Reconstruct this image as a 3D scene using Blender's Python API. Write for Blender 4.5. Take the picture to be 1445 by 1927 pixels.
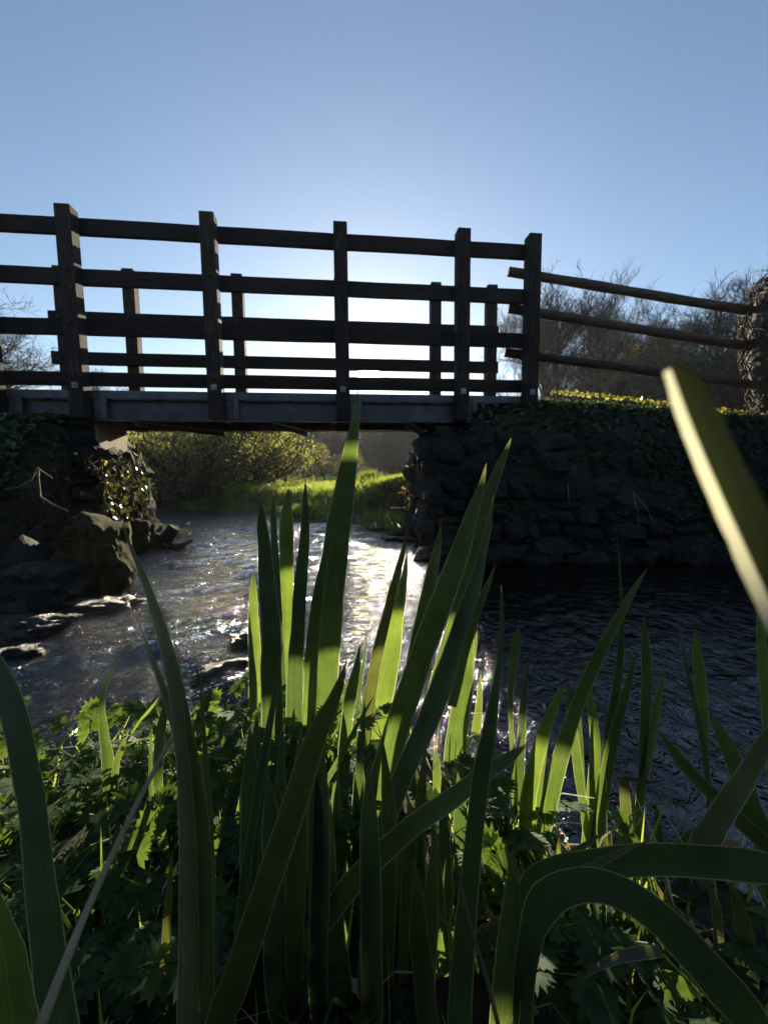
import bpy, bmesh, math, random
import numpy as np
from mathutils import Vector, Matrix, noise as mnoise

for o in list(bpy.data.objects):
    bpy.data.objects.remove(o)
scene = bpy.context.scene
COL = scene.collection
rnd = random.Random(7)
nrng = np.random.default_rng(11)

# ------------------------------------------------------------------ camera
FPX, IW, IH = 760.0, 1445.0, 1927.0
PITCH = math.atan(70 / 760.0)
ROLL = 0.0095
EYE = np.array([0.0, 0.0, 0.85])
_F = np.array([0, math.cos(PITCH), -math.sin(PITCH)])
_U0 = np.array([0, math.sin(PITCH), math.cos(PITCH)])
_R0 = np.array([1.0, 0, 0])
_R = _R0 * math.cos(ROLL) - _U0 * math.sin(ROLL)
_U = _U0 * math.cos(ROLL) + _R0 * math.sin(ROLL)

def ray(x, y):
    return _F + _R * (x - IW / 2) / FPX - _U * (y - IH / 2) / FPX

def at(x, y, Y):
    d = ray(x, y)
    return EYE + d * (Y / d[1])

def atz(x, y, z):
    d = ray(x, y)
    return EYE + d * ((z - EYE[2]) / d[2])

cd = bpy.data.cameras.new('camera')
cam = bpy.data.objects.new('camera', cd)
COL.objects.link(cam)
cd.sensor_fit = 'VERTICAL'
cd.sensor_height = 36.0
cd.lens = FPX / IH * 36.0
cd.clip_start = 0.01
cd.clip_end = 3000
cd.dof.use_dof = True
cd.dof.focus_distance = 0.85
cd.dof.aperture_fstop = cd.lens / 2.1
m = Matrix.Identity(4)
for i in range(3):
    m[i][0], m[i][1], m[i][2], m[i][3] = _R[i], _U[i], -_F[i], EYE[i]
cam.matrix_world = m
scene.camera = cam

# ------------------------------------------------------------------ world, sun, exposure
SUN_EL = math.radians(13.75)
SUN_AZ = math.radians(-1.83)          # from +Y towards +X
SUN_DIR = Vector((math.sin(SUN_AZ) * math.cos(SUN_EL), math.cos(SUN_AZ) * math.cos(SUN_EL), math.sin(SUN_EL)))
world = bpy.data.worlds.new('World')
scene.world = world
world.use_nodes = True
wn, wl = world.node_tree.nodes, world.node_tree.links
wn.clear()
sky = wn.new('ShaderNodeTexSky')
sky.sky_type = 'NISHITA'
sky.sun_disc = False
sky.sun_elevation = SUN_EL
sky.sun_rotation = SUN_AZ
sky.altitude = 50
sky.air_density = 1.0
sky.dust_density = 0.2
sky.ozone_density = 2.1
tc = wn.new('ShaderNodeTexCoord')
dot = wn.new('ShaderNodeVectorMath'); dot.operation = 'DOT_PRODUCT'
dot.inputs[1].default_value = SUN_DIR
wl.new(tc.outputs['Generated'], dot.inputs[0])
def lobe(power, amount):
    mx = wn.new('ShaderNodeMath'); mx.operation = 'MAXIMUM'; mx.inputs[1].default_value = 0.0
    wl.new(dot.outputs['Value'], mx.inputs[0])
    pw = wn.new('ShaderNodeMath'); pw.operation = 'POWER'; pw.inputs[1].default_value = power
    wl.new(mx.outputs[0], pw.inputs[0])
    ml = wn.new('ShaderNodeMath'); ml.operation = 'MULTIPLY'; ml.inputs[1].default_value = amount
    wl.new(pw.outputs[0], ml.inputs[0])
    return ml
# the visible sun and the aureole round it
l1, l2 = lobe(14000, 3000.0), lobe(150, 1.2)
l3 = lobe(10, 1.0)
sm0 = wn.new('ShaderNodeMath'); sm0.operation = 'ADD'
wl.new(l1.outputs[0], sm0.inputs[0]); wl.new(l3.outputs[0], sm0.inputs[1])
sm = wn.new('ShaderNodeMath'); sm.operation = 'ADD'
wl.new(sm0.outputs[0], sm.inputs[0]); wl.new(l2.outputs[0], sm.inputs[1])
tint = wn.new('ShaderNodeVectorMath'); tint.operation = 'SCALE'
tint.inputs[0].default_value = (.95, .95, .88)
wl.new(sm.outputs[0], tint.inputs['Scale'])
addc = wn.new('ShaderNodeVectorMath'); addc.operation = 'ADD'
wl.new(sky.outputs[0], addc.inputs[0]); wl.new(tint.outputs[0], addc.inputs[1])
bg = wn.new('ShaderNodeBackground')
bg.inputs['Strength'].default_value = 0.075
wl.new(addc.outputs[0], bg.inputs['Color'])
wo = wn.new('ShaderNodeOutputWorld')
wl.new(bg.outputs[0], wo.inputs['Surface'])

sd = bpy.data.lights.new('sun', 'SUN')
sd.energy = 5.0
sd.angle = math.radians(0.5)
sd.color = (1.0, 0.88, 0.68)
sun = bpy.data.objects.new('sun', sd)
COL.objects.link(sun)
sun.rotation_euler = SUN_DIR.to_track_quat('Z', 'Y').to_euler()

scene.view_settings.view_transform = 'Standard'
scene.view_settings.look = 'None'
scene.view_settings.gamma = 1.0
scene.view_settings.exposure = 1.2
scene.render.engine = 'CYCLES'
scene.cycles.use_denoising = True
scene.cycles.max_bounces = 8
scene.cycles.transparent_max_bounces = 12
scene.cycles.sample_clamp_indirect = 6.0
scene.cycles.caustics_reflective = False
scene.cycles.caustics_refractive = False

# ------------------------------------------------------------------ materials
class NT:
    def __init__(self, name):
        self.m = bpy.data.materials.new(name)
        self.m.use_nodes = True
        self.n, self.l = self.m.node_tree.nodes, self.m.node_tree.links
        self.n.clear()
        self.out = self.n.new('ShaderNodeOutputMaterial')
    def new(self, t, **kw):
        nd = self.n.new(t)
        for k, v in kw.items():
            setattr(nd, k, v)
        return nd
    def coord(self, kind='Object', scale=(1, 1, 1)):
        c = self.new('ShaderNodeTexCoord')
        mp = self.new('ShaderNodeMapping')
        mp.inputs['Scale'].default_value = scale
        self.l.new(c.outputs[kind], mp.inputs[0])
        return mp.outputs[0]
    def noise(self, vec, scale, detail=4, rough=.55, dist=0):
        nd = self.new('ShaderNodeTexNoise')
        nd.inputs['Scale'].default_value = scale
        nd.inputs['Detail'].default_value = detail
        nd.inputs['Roughness'].default_value = rough
        nd.inputs['Distortion'].default_value = dist
        self.l.new(vec, nd.inputs['Vector'])
        return nd.outputs['Fac']
    def ramp(self, fac, stops):
        r = self.new('ShaderNodeValToRGB')
        el = r.color_ramp.elements
        while len(el) < len(stops):
            el.new(0.5)
        for e, (p, c) in zip(el, stops):
            e.position = p
            e.color = (*c, 1) if len(c) == 3 else c
        self.l.new(fac, r.inputs[0])
        return r.outputs[0]
    def mixc(self, fac, a, b, mode='MIX'):
        x = self.new('ShaderNodeMix', data_type='RGBA', blend_type=mode)
        for sock, v in ((0, fac), (6, a), (7, b)):
            if hasattr(v, 'is_output'):
                self.l.new(v, x.inputs[sock])
            elif sock == 0:
                x.inputs[0].default_value = v
            else:
                x.inputs[sock].default_value = (*v, 1)
        return x.outputs[2]
    def bump(self, h, strength=.5, dist=.01, normal=None):
        b = self.new('ShaderNodeBump')
        b.inputs['Strength'].default_value = strength
        b.inputs['Distance'].default_value = dist
        self.l.new(h, b.inputs['Height'])
        if normal is not None:
            self.l.new(normal, b.inputs['Normal'])
        return b.outputs[0]
    def principled(self, color, rough=.7, normal=None, metal=0, spec=.5):
        b = self.new('ShaderNodeBsdfPrincipled')
        for k, v in (('Base Color', color), ('Roughness', rough), ('Metallic', metal)):
            if hasattr(v, 'is_output'):
                self.l.new(v, b.inputs[k])
            else:
                b.inputs[k].default_value = (*v, 1) if k == 'Base Color' else v
        b.inputs['Specular IOR Level'].default_value = spec
        if normal is not None:
            self.l.new(normal, b.inputs['Normal'])
        return b.outputs[0]
    def done(self, shader):
        self.l.new(shader, self.out.inputs['Surface'])
        return self.m

def mat_rough(name, stops, scale=6, detail=6, rough=.85, bump=.6, bdist=.02, stretch=(1, 1, 1), spec=.3, metal=0, kind='Object', bscale=None):
    t = NT(name)
    v = t.coord(kind, stretch)
    n = t.noise(v, scale, detail, .6)
    c = t.ramp(n, stops)
    rr = t.new('ShaderNodeObjectInfo')
    var = t.new('ShaderNodeMapRange')
    var.inputs['To Min'].default_value = .7; var.inputs['To Max'].default_value = 1.25
    t.l.new(rr.outputs['Random'], var.inputs[0])
    c = t.mixc(1.0, c, var.outputs[0], 'MULTIPLY')
    n2 = t.noise(v, bscale or scale * 4, 8, .65)
    return t.done(t.principled(c, rough, t.bump(n2, bump, bdist), metal, spec))

def mat_leaf(name, front, trans, mixf=.5, gloss=.3, spec=.05, veins=True, edge=None, vary=.35, nscale=9, blotch=None):
    t = NT(name)
    oi = t.new('ShaderNodeObjectInfo')
    v = t.coord('Object')
    n = t.noise(v, nscale, 3)
    lo = tuple(x * (1 - vary) for x in front); hi = tuple(x * (1 + vary) for x in front)
    cf = t.ramp(n, [(.3, lo), (.7, hi)])
    lo = tuple(x * (1 - vary * .7) for x in trans); hi = tuple(x * (1 + vary * .7) for x in trans)
    ct = t.ramp(n, [(.3, lo), (.7, hi)])
    nrm = None
    if blotch:
        nb = t.noise(v, 14, 4, .6)
        fb = t.ramp(nb, [(.58, (0, 0, 0)), (.72, (1, 1, 1))])
        cf = t.mixc(fb, cf, blotch); ct = t.mixc(fb, ct, blotch)
    if veins:
        uv = t.coord('UV', (42, 0.9, 1))
        vn = t.noise(uv, 1.0, 3, .6)
        vs = t.ramp(vn, [(.3, (.55, .55, .55)), (.7, (1.25, 1.25, 1.25))])
        ct = t.mixc(1.0, ct, vs, 'MULTIPLY')
        vs2 = t.ramp(vn, [(.3, (.8, .8, .8)), (.7, (1.15, 1.15, 1.15))])
        cf = t.mixc(1.0, cf, vs2, 'MULTIPLY')
        nrm = t.bump(vn, .35, .0012)
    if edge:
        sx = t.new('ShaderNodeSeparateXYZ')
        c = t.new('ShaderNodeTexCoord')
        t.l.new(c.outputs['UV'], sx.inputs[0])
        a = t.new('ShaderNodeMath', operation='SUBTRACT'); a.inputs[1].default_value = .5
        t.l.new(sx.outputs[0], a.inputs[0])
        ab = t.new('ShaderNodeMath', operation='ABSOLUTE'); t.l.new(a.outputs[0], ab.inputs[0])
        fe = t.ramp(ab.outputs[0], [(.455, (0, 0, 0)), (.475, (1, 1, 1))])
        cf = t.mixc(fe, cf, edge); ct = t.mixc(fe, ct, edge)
        # dry brown tip and small pale specks
        tn = t.noise(v, 40, 2)
        ta = t.new('ShaderNodeMath', operation='MULTIPLY_ADD'); ta.inputs[1].default_value = .16; t.l.new(tn, ta.inputs[0]); t.l.new(sx.outputs[1], ta.inputs[2])
        ft = t.ramp(ta.outputs[0], [(.10, (1, 1, 1)), (.16, (0, 0, 0))])
        cf = t.mixc(ft, cf, (.16, .11, .05)); ct = t.mixc(ft, ct, (.26, .17, .05))
        sp_ = t.ramp(t.noise(v, 120, 2, .5), [(.66, (0, 0, 0)), (.72, (.55, .55, .55))])
        cf = t.mixc(sp_, cf, (.16, .15, .09)); ct = t.mixc(sp_, ct, (.10, .10, .03))
    d = t.new('ShaderNodeBsdfDiffuse'); t.l.new(cf, d.inputs['Color'])
    tr = t.new('ShaderNodeBsdfTranslucent'); t.l.new(ct, tr.inputs['Color'])
    mx = t.new('ShaderNodeMixShader'); mx.inputs[0].default_value = mixf
    t.l.new(d.outputs[0], mx.inputs[1]); t.l.new(tr.outputs[0], mx.inputs[2])
    g = t.new('ShaderNodeBsdfGlossy'); g.inputs['Roughness'].default_value = gloss
    lw = t.new('ShaderNodeLayerWeight'); lw.inputs['Blend'].default_value = .5
    p5 = t.new('ShaderNodeMath', operation='POWER'); p5.inputs[1].default_value = 4.0
    t.l.new(lw.outputs['Facing'], p5.inputs[0])
    fr = t.new('ShaderNodeMath', operation='MULTIPLY_ADD'); fr.inputs[1].default_value = min(.35, spec * 6); fr.inputs[2].default_value = spec * .6
    t.l.new(p5.outputs[0], fr.inputs[0])
    if nrm is not None:
        for b in (d, tr, g):
            t.l.new(nrm, b.inputs['Normal'])
    mg = t.new('ShaderNodeMixShader')
    t.l.new(fr.outputs[0], mg.inputs[0]); t.l.new(mx.outputs[0], mg.inputs[1]); t.l.new(g.outputs[0], mg.inputs[2])
    return t.done(mg.outputs[0])

M = {}
M['timber'] = mat_rough('weathered dark timber', [(.3, (.013, .009, .008)), (.55, (.026, .018, .014)), (.72, (.055, .042, .032))], 5, 8, .8, .7, .006, (1.2, 9, 9), bscale=14)
M['timber_post'] = mat_rough('weathered post timber', [(.3, (.018, .013, .011)), (.55, (.042, .031, .025)), (.75, (.13, .10, .075))], 5, 8, .85, .9, .008, (9, 9, 1.2), bscale=16)
M['pale_timber'] = mat_rough('peeled round timber', [(.3, (.045, .033, .024)), (.6, (.10, .072, .05)), (.8, (.17, .13, .095))], 4, 8, .8, .6, .006, (1.0, 8, 8), bscale=14)
M['steel'] = mat_rough('galvanised steel', [(.3, (.07, .075, .085)), (.55, (.115, .12, .135)), (.8, (.18, .19, .20))], 7, 6, .5, .12, .002, metal=.35, spec=.5)
M['rusty'] = mat_rough('painted brown steel', [(.3, (.05, .028, .022)), (.7, (.09, .05, .04))], 9, 6, .6, .2, .002)
M['bolt'] = mat_rough('bolt steel', [(.3, (.22, .22, .23)), (.7, (.4, .4, .41))], 20, 3, .45, .1, .001, metal=.6)
M['concrete'] = mat_rough('tan concrete', [(.3, (.30, .24, .17)), (.6, (.40, .33, .24)), (.8, (.48, .40, .30))], 7, 8, .9, .5, .006)
M['stone'] = mat_rough('dark river stone', [(.25, (.02, .02, .018)), (.5, (.05, .047, .042)), (.70, (.095, .09, .08)), (.84, (.22, .21, .19))], 5, 10, .85, 1.0, .03)
M['wet_rock'] = mat_rough('wet rock', [(.3, (.012, .011, .010)), (.6, (.03, .026, .022)), (.8, (.075, .065, .055))], 5, 10, .3, 1.0, .06, spec=.7, bscale=13)
M['moss'] = mat_rough('mossy rock', [(.3, (.035, .03, .012)), (.5, (.10, .085, .025)), (.7, (.17, .14, .05)), (.85, (.16, .12, .08))], 7, 10, .95, 1.0, .05, stretch=(1, 1, .5), bscale=38)
M['core'] = mat_rough('earth and mortar', [(.3, (.025, .022, .016)), (.7, (.07, .06, .045))], 5, 8, .95, .9, .03)
M['bark'] = mat_rough('grey brown bark', [(.3, (.05, .04, .032)), (.7, (.13, .105, .085))], 8, 6, .9, .6, .01, (1, 1, .3))
M['twig'] = mat_rough('thin twig bark', [(.3, (.06, .045, .036)), (.7, (.12, .09, .07))], 4, 2, .9, .1, .01)
M['ivy_stem'] = mat_rough('dead ivy stems', [(.3, (.09, .06, .035)), (.7, (.26, .19, .11))], 10, 5, .85, .5, .01)
M['dark_stem'] = mat_rough('dark ivy stems', [(.3, (.03, .021, .014)), (.7, (.10, .072, .045))], 10, 5, .85, .5, .01)
M['dry'] = mat_leaf('dry stalk', (.42, .33, .20), (.40, .30, .16), .3, .5, .04, False)
M['dead_leaf'] = mat_leaf('dead leaf', (.52, .42, .26), (.45, .33, .16), .35, .45, .05, False)
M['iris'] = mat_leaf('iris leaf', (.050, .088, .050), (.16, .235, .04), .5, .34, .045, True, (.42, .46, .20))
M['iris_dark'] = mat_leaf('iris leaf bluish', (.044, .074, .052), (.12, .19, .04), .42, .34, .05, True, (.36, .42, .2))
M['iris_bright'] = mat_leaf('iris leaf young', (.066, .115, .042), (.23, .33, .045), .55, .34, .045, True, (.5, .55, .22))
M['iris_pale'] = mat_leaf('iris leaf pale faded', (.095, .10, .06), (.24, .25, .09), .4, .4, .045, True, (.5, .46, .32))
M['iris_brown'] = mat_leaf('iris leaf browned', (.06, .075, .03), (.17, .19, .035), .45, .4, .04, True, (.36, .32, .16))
M['iris_shaded'] = mat_leaf('iris leaf shaded half', (.05, .075, .045), (.05, .07, .02), .2, .45, .04, True)  # dark opaque copy for the near leaf, shade put into the colour
M['iris_sunlit'] = mat_leaf('iris leaf sunlit half', (.22, .22, .15), (.75, .72, .48), .6, .45, .04, True)  # pale copy for the near leaf's left strip, sunlight put into the colour
M['parsley'] = mat_leaf('lobed leaf', (.045, .085, .03), (.27, .40, .05), .5, .6, .015, False)
M['ivy'] = mat_leaf('ivy leaf', (.03, .055, .02), (.10, .16, .025), .3, .3, .07, False)
M['ivy_gloss'] = mat_leaf('glossy ivy leaf', (.05, .06, .025), (.14, .16, .03), .3, .28, .16, False)
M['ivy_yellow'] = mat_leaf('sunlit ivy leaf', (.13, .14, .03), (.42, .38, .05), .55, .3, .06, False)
M['tree_leaf'] = mat_leaf('young tree leaf', (.14, .15, .045), (.52, .51, .10), .6, .5, .03, False)
M['tree_leaf_bright'] = mat_leaf('bright spring leaf', (.15, .16, .045), (.48, .46, .09), .6, .5, .03, False)
M['brown_leaf'] = mat_leaf('brown sapling leaf', (.25, .15, .06), (.5, .30, .08), .5, .4, .04, False)
M['grass'] = mat_leaf('meadow grass', (.10, .14, .03), (.38, .46, .06), .55, .4, .03, False, nscale=1.2)
M['bank_grass'] = mat_leaf('bank grass', (.08, .12, .03), (.44, .53, .08), .6, .4, .03, False, nscale=2)
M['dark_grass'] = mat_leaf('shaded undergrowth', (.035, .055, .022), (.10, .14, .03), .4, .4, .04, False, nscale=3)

# ground: soil, mud near the water, grass tint on the meadow
t = NT('ground soil')
v = t.coord('Object')
n = t.noise(v, 2.2, 8, .6)
soil = t.ramp(n, [(.3, (.022, .017, .012)), (.6, (.055, .043, .030)), (.8, (.10, .08, .055))])
gr = t.ramp(t.noise(v, 3.0, 6), [(.3, (.035, .05, .016)), (.7, (.075, .095, .03))])
geo = t.new('ShaderNodeNewGeometry')
sx = t.new('ShaderNodeSeparateXYZ'); t.l.new(geo.outputs['Position'], sx.inputs[0])
mr = t.new('ShaderNodeMapRange'); mr.inputs['From Min'].default_value = 6.2; mr.inputs['From Max'].default_value = 7.5
t.l.new(sx.outputs['Y'], mr.inputs[0])
sn = t.new('ShaderNodeSeparateXYZ'); t.l.new(geo.outputs['True Normal'], sn.inputs[0])
mr2 = t.new('ShaderNodeMapRange'); mr2.inputs['From Min'].default_value = .7; mr2.inputs['From Max'].default_value = .95
t.l.new(sn.outputs['Z'], mr2.inputs[0])
mm = t.new('ShaderNodeMath', operation='MULTIPLY'); t.l.new(mr.outputs[0], mm.inputs[0]); t.l.new(mr2.outputs[0], mm.inputs[1])
c = t.mixc(mm.outputs[0], soil, gr)
mr3 = t.new('ShaderNodeMapRange'); mr3.inputs['From Min'].default_value = 70; mr3.inputs['From Max'].default_value = 86
t.l.new(sx.outputs['Y'], mr3.inputs[0])
c = t.mixc(mr3.outputs[0], c, t.ramp(n, [(.3, (.035, .026, .022)), (.7, (.075, .055, .045))]))
mr4 = t.new('ShaderNodeMapRange'); mr4.inputs['From Min'].default_value = .0; mr4.inputs['From Max'].default_value = -.06
t.l.new(sx.outputs['Z'], mr4.inputs[0])
c = t.mixc(mr4.outputs[0], c, t.ramp(t.noise(v, 7, 8, .65), [(.3, (.06, .058, .058)), (.7, (.17, .16, .16))]))
M['ground'] = t.done(t.principled(c, .85, t.bump(t.noise(v, 18, 10, .7), .9, .03), 0, .3))

# water: dark clear stream, ripples in the mesh plus finer bump
t = NT('stream water')
v = t.coord('Object', (1, .8, 1))
n1 = t.noise(v, 15, 4, .6, .8)
n2 = t.noise(v, 46, 3, .65, .3)
gw = t.new('ShaderNodeNewGeometry'); sw = t.new('ShaderNodeSeparateXYZ'); t.l.new(gw.outputs['Position'], sw.inputs[0])
cm = t.new('ShaderNodeMapRange'); cm.inputs['From Min'].default_value = -.5; cm.inputs['From Max'].default_value = .9; cm.inputs['To Min'].default_value = 1.0; cm.inputs['To Max'].default_value = .38
cm2 = t.new('ShaderNodeMapRange'); cm2.inputs['From Min'].default_value = -.8; cm2.inputs['From Max'].default_value = .6; cm2.inputs['To Min'].default_value = 1.0; cm2.inputs['To Max'].default_value = .10
t.l.new(sw.outputs['X'], cm2.inputs[0])
t.l.new(sw.outputs['X'], cm.inputs[0])
b1 = t.bump(n1, 1.0, .062)
t.l.new(cm.outputs[0], b1.node.inputs['Strength'])
b2 = t.bump(n2, 1.0, .015, b1)
t.l.new(cm2.outputs[0], b2.node.inputs['Strength'])
fr = t.new('ShaderNodeFresnel'); fr.inputs['IOR'].default_value = 1.52; t.l.new(b2, fr.inputs['Normal'])
gl = t.new('ShaderNodeBsdfGlossy'); gl.inputs['Roughness'].default_value = .04; t.l.new(b2, gl.inputs['Normal'])
tp = t.new('ShaderNodeBsdfTransparent'); tp.inputs['Color'].default_value = (.09, .11, .13, 1)
mx = t.new('ShaderNodeMixShader'); fm = t.new('ShaderNodeMath', operation='MULTIPLY_ADD', use_clamp=True); fm.inputs[1].default_value = 1.5; fm.inputs[2].default_value = .03
t.l.new(fr.outputs[0], fm.inputs[0]); t.l.new(fm.outputs[0], mx.inputs[0]); t.l.new(tp.outputs[0], mx.inputs[1]); t.l.new(gl.outputs[0], mx.inputs[2])
M['water'] = t.done(mx.outputs[0])

# ------------------------------------------------------------------ builders
def tag(o, label=None, cat=None, group=None, kind=None):
    if label: o['label'] = label
    if cat: o['category'] = cat
    if group: o['group'] = group
    if kind: o['kind'] = kind
    return o

def empty(name, loc=(0, 0, 0), rz=0):
    o = bpy.data.objects.new(name, None)
    o.empty_display_size = .1
    COL.objects.link(o)
    o.location = loc
    o.rotation_euler = (0, 0, rz)
    return o

def link(name, me, parent=None, loc=(0, 0, 0), rot=(0, 0, 0), scale=(1, 1, 1)):
    o = bpy.data.objects.new(name, me)
    COL.objects.link(o)
    o.location, o.rotation_euler, o.scale = loc, rot, scale
    if parent is not None:
        o.parent = parent
    return o

class MB:
    def __init__(self):
        self.v, self.f, self.uv = [], [], []
    def box(self, a, b):
        x0, y0, z0 = a; x1, y1, z1 = b
        k = len(self.v)
        self.v += [(x0, y0, z0), (x1, y0, z0), (x1, y1, z0), (x0, y1, z0), (x0, y0, z1), (x1, y0, z1), (x1, y1, z1), (x0, y1, z1)]
        self.f += [tuple(k + i for i in q) for q in ((0, 3, 2, 1), (4, 5, 6, 7), (0, 1, 5, 4), (1, 2, 6, 5), (2, 3, 7, 6), (3, 0, 4, 7))]
        return self
    def tube(self, pts, rad, n=6, cap=True, wob=0):
        pts = [Vector(p) for p in pts]
        k0 = len(self.v)
        prev = None
        for i, p in enumerate(pts):
            d = (pts[min(i + 1, len(pts) - 1)] - pts[max(i - 1, 0)])
            d = d.normalized() if d.length > 1e-9 else Vector((0, 0, 1))
            if prev is None:
                a = d.cross(Vector((0, 0, 1)) if abs(d.z) < .9 else Vector((1, 0, 0))).normalized()
            else:
                a = prev - d * prev.dot(d)
                a = a.normalized() if a.length > 1e-6 else d.orthogonal().normalized()
            prev = a
            b = d.cross(a)
            r = rad[i] if isinstance(rad, (list, tuple)) else rad
            for j in range(n):
                th = 2 * math.pi * j / n
                rr = r * (1 + wob * rnd.uniform(-1, 1))
                self.v.append(tuple(p + a * (math.cos(th) * rr) + b * (math.sin(th) * rr)))
        for i in range(len(pts) - 1):
            for j in range(n):
                a0 = k0 + i * n + j; a1 = k0 + i * n + (j + 1) % n
                self.f.append((a0, a1, a1 + n, a0 + n))
        if cap:
            self.f.append(tuple(k0 + j for j in reversed(range(n))))
            e = k0 + (len(pts) - 1) * n
            self.f.append(tuple(e + j for j in range(n)))
        return self
    def mesh(self, name, mat, smooth=False):
        me = bpy.data.meshes.new(name)
        me.from_pydata([tuple(map(float, p)) for p in self.v], [], self.f)
        me.materials.append(mat)
        if self.uv:
            ul = me.uv_layers.new(name='UVMap')
            vi = np.zeros(len(me.loops), dtype=np.int32); me.loops.foreach_get('vertex_index', vi)
            ul.data.foreach_set('uv', np.array(self.uv, dtype=np.float32)[vi].ravel())
        if smooth:
            me.polygons.foreach_set('use_smooth', np.ones(len(me.polygons), dtype=bool))
        me.update()
        return me
    def build(self, name, mat, parent=None, smooth=False, **kw):
        return link(name, self.mesh(name, mat, smooth), parent, **kw)

def bevel(o, w=.006, seg=2):
    md = o.modifiers.new('bevel', 'BEVEL'); md.width = w; md.segments = seg; md.limit_method = 'ANGLE'
    return o

def np_mesh(name, V, quads=None, tris=None, mat=None, smooth=False):
    me = bpy.data.meshes.new(name)
    nq = 0 if quads is None else len(quads); nt = 0 if tris is None else len(tris)
    me.vertices.add(len(V)); me.vertices.foreach_set('co', np.asarray(V, dtype=np.float32).ravel())
    idx = []
    if nq: idx.append(np.asarray(quads, dtype=np.int32).ravel())
    if nt: idx.append(np.asarray(tris, dtype=np.int32).ravel())
    idx = np.concatenate(idx)
    me.loops.add(len(idx)); me.loops.foreach_set('vertex_index', idx)
    me.polygons.add(nq + nt)
    st = np.concatenate([np.arange(nq) * 4, nq * 4 + np.arange(nt) * 3]).astype(np.int32)
    me.polygons.foreach_set('loop_start', st)
    if smooth:
        me.polygons.foreach_set('use_smooth', np.ones(nq + nt, dtype=bool))
    if mat: me.materials.append(mat)
    me.update(calc_edges=True); me.validate()
    return me

def smooth01(x):
    x = np.clip(x, 0, 1)
    return x * x * (3 - 2 * x)

# ------------------------------------------------------------------ terrain and river
WATER = np.array([(-9, 1.35), (-3, 1.15), (-1.2, .98), (-.45, 1.22), (.18, 1.18), (.42, .84), (.9, .70), (1.6, .66), (9, .4), (30, -1),
    (30, 4.5), (9, 3.6), (3.9, 3.85), (1.3, 3.88), (.62, 3.98), (.52, 4.3), (.44, 5.7), (.62, 6.5), (.15, 6.75), (-.4, 6.85), (-.85, 7.15),
    (-1.7, 8.0), (-2.8, 9.2), (-3.9, 10.0), (-4.8, 10.1), (-5.9, 11.6), (-8, 15), (-13, 20), (-30, 30), (-32, 26), (-15, 17.5), (-9, 12), (-6.6, 8.6),
    (-4.2, 6.6), (-3.25, 5.7), (-3.05, 5.2), (-2.72, 3.95), (-2.45, 3.3), (-2.3, 2.75), (-2.45, 2.45), (-4, 2.35), (-9, 2.6)], dtype=float)

def wdist(x, y):
    """signed distance to the water's edge, negative in the water"""
    x = np.asarray(x, float); y = np.asarray(y, float)
    best = np.full(x.shape, 1e9); ins = np.zeros(x.shape, bool)
    n = len(WATER)
    for i in range(n):
        ax, ay = WATER[i]; bx, by = WATER[(i + 1) % n]
        ex, ey = bx - ax, by - ay
        tt = np.clip(((x - ax) * ex + (y - ay) * ey) / (ex * ex + ey * ey), 0, 1)
        best = np.minimum(best, np.hypot(x - ax - tt * ex, y - ay - tt * ey))
        c = ((ay > y) != (by > y)) & (x < ex * (y - ay) / (ey if abs(ey) > 1e-9 else 1e-9) + ax)
        ins ^= c
    return np.where(ins, -best, best)

_sines = [(nrng.uniform(0, 6.28), 2 * math.pi / nrng.uniform(.5, 5.0), nrng.uniform(0, 6.28)) for _ in range(26)]
def lumps(x, y):
    s = 0
    for th, k, ph in _sines:
        s = s + np.sin((x * math.cos(th) + y * math.sin(th)) * k + ph) / (k ** .7)
    return s / 4.0

def gh(x, y):
    x = np.asarray(x, float); y = np.asarray(y, float)
    d = wdist(x, y)
    wr = smooth01((x - .25) / .3) * smooth01((y - 3.3) / .4) * (1 - smooth01((y - 6.0) / 1.3))
    wlft = smooth01((-2.5 - x) / .3) * smooth01((y - 2.1) / .4) * (1 - smooth01((y - 5.4) / 1.2))
    near = 1 - smooth01((y - 1.6) / .8)
    mead = .50 + .33 * smooth01((x + 1.6) / 2.4) * (1 - .6 * smooth01((y - 9) / 10)) + 17.0 * smooth01((y - 92) / 70) + .6 * smooth01((x - 4) / 6) * smooth01((y - 7) / 6)
    T = mead * (1 - near) + (.06 + 3.4 * smooth01((-y - .5) / 2.6)) * near  # also an unseen bank behind the camera, added to block sky light
    T = T * (1 - wr) + np.clip(1.56 - .075 * np.maximum(0, x - 1.7), 1.0, 1.6) * wr
    T = T * (1 - wlft) + 1.38 * wlft
    run = .24 + .75 * smooth01((y - 6.1) / .5)
    run = run * (1 - wr) + .50 * wr
    run = run * (1 - wlft) + 1.25 * wlft
    l = lumps(x * 1.6, y * 1.6)
    dl = np.minimum((y - 2.42) / 1.25, (-2.80 - .42 * smooth01((y - 3.9) / .8) - x) / .16) * .9 + .06
    land_l = 1.38 * smooth01(dl) + .05 * l
    land = T * smooth01(d / run) + .035 * l * smooth01(d / .2)
    land = np.where((wlft > .02) & (d > 0) & (x < -2.3), land * (1 - wlft) + land_l * wlft, land)
    bed = -.05 - .30 * smooth01(-d / 1.3) + .03 * l
    return np.where(d > 0, land, bed * smooth01(-d / .06))

def axis(lo, fine0, fine1, hi, step, g=1.13):
    a = list(np.arange(fine0, fine1 + 1e-6, step))
    s = step; x = fine1
    while x < hi:
        s *= g; x += s; a.append(x)
    s = step; x = fine0; b = []
    while x > lo:
        s *= g; x -= s; b.append(x)
    return np.array(b[::-1] + a)

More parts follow.
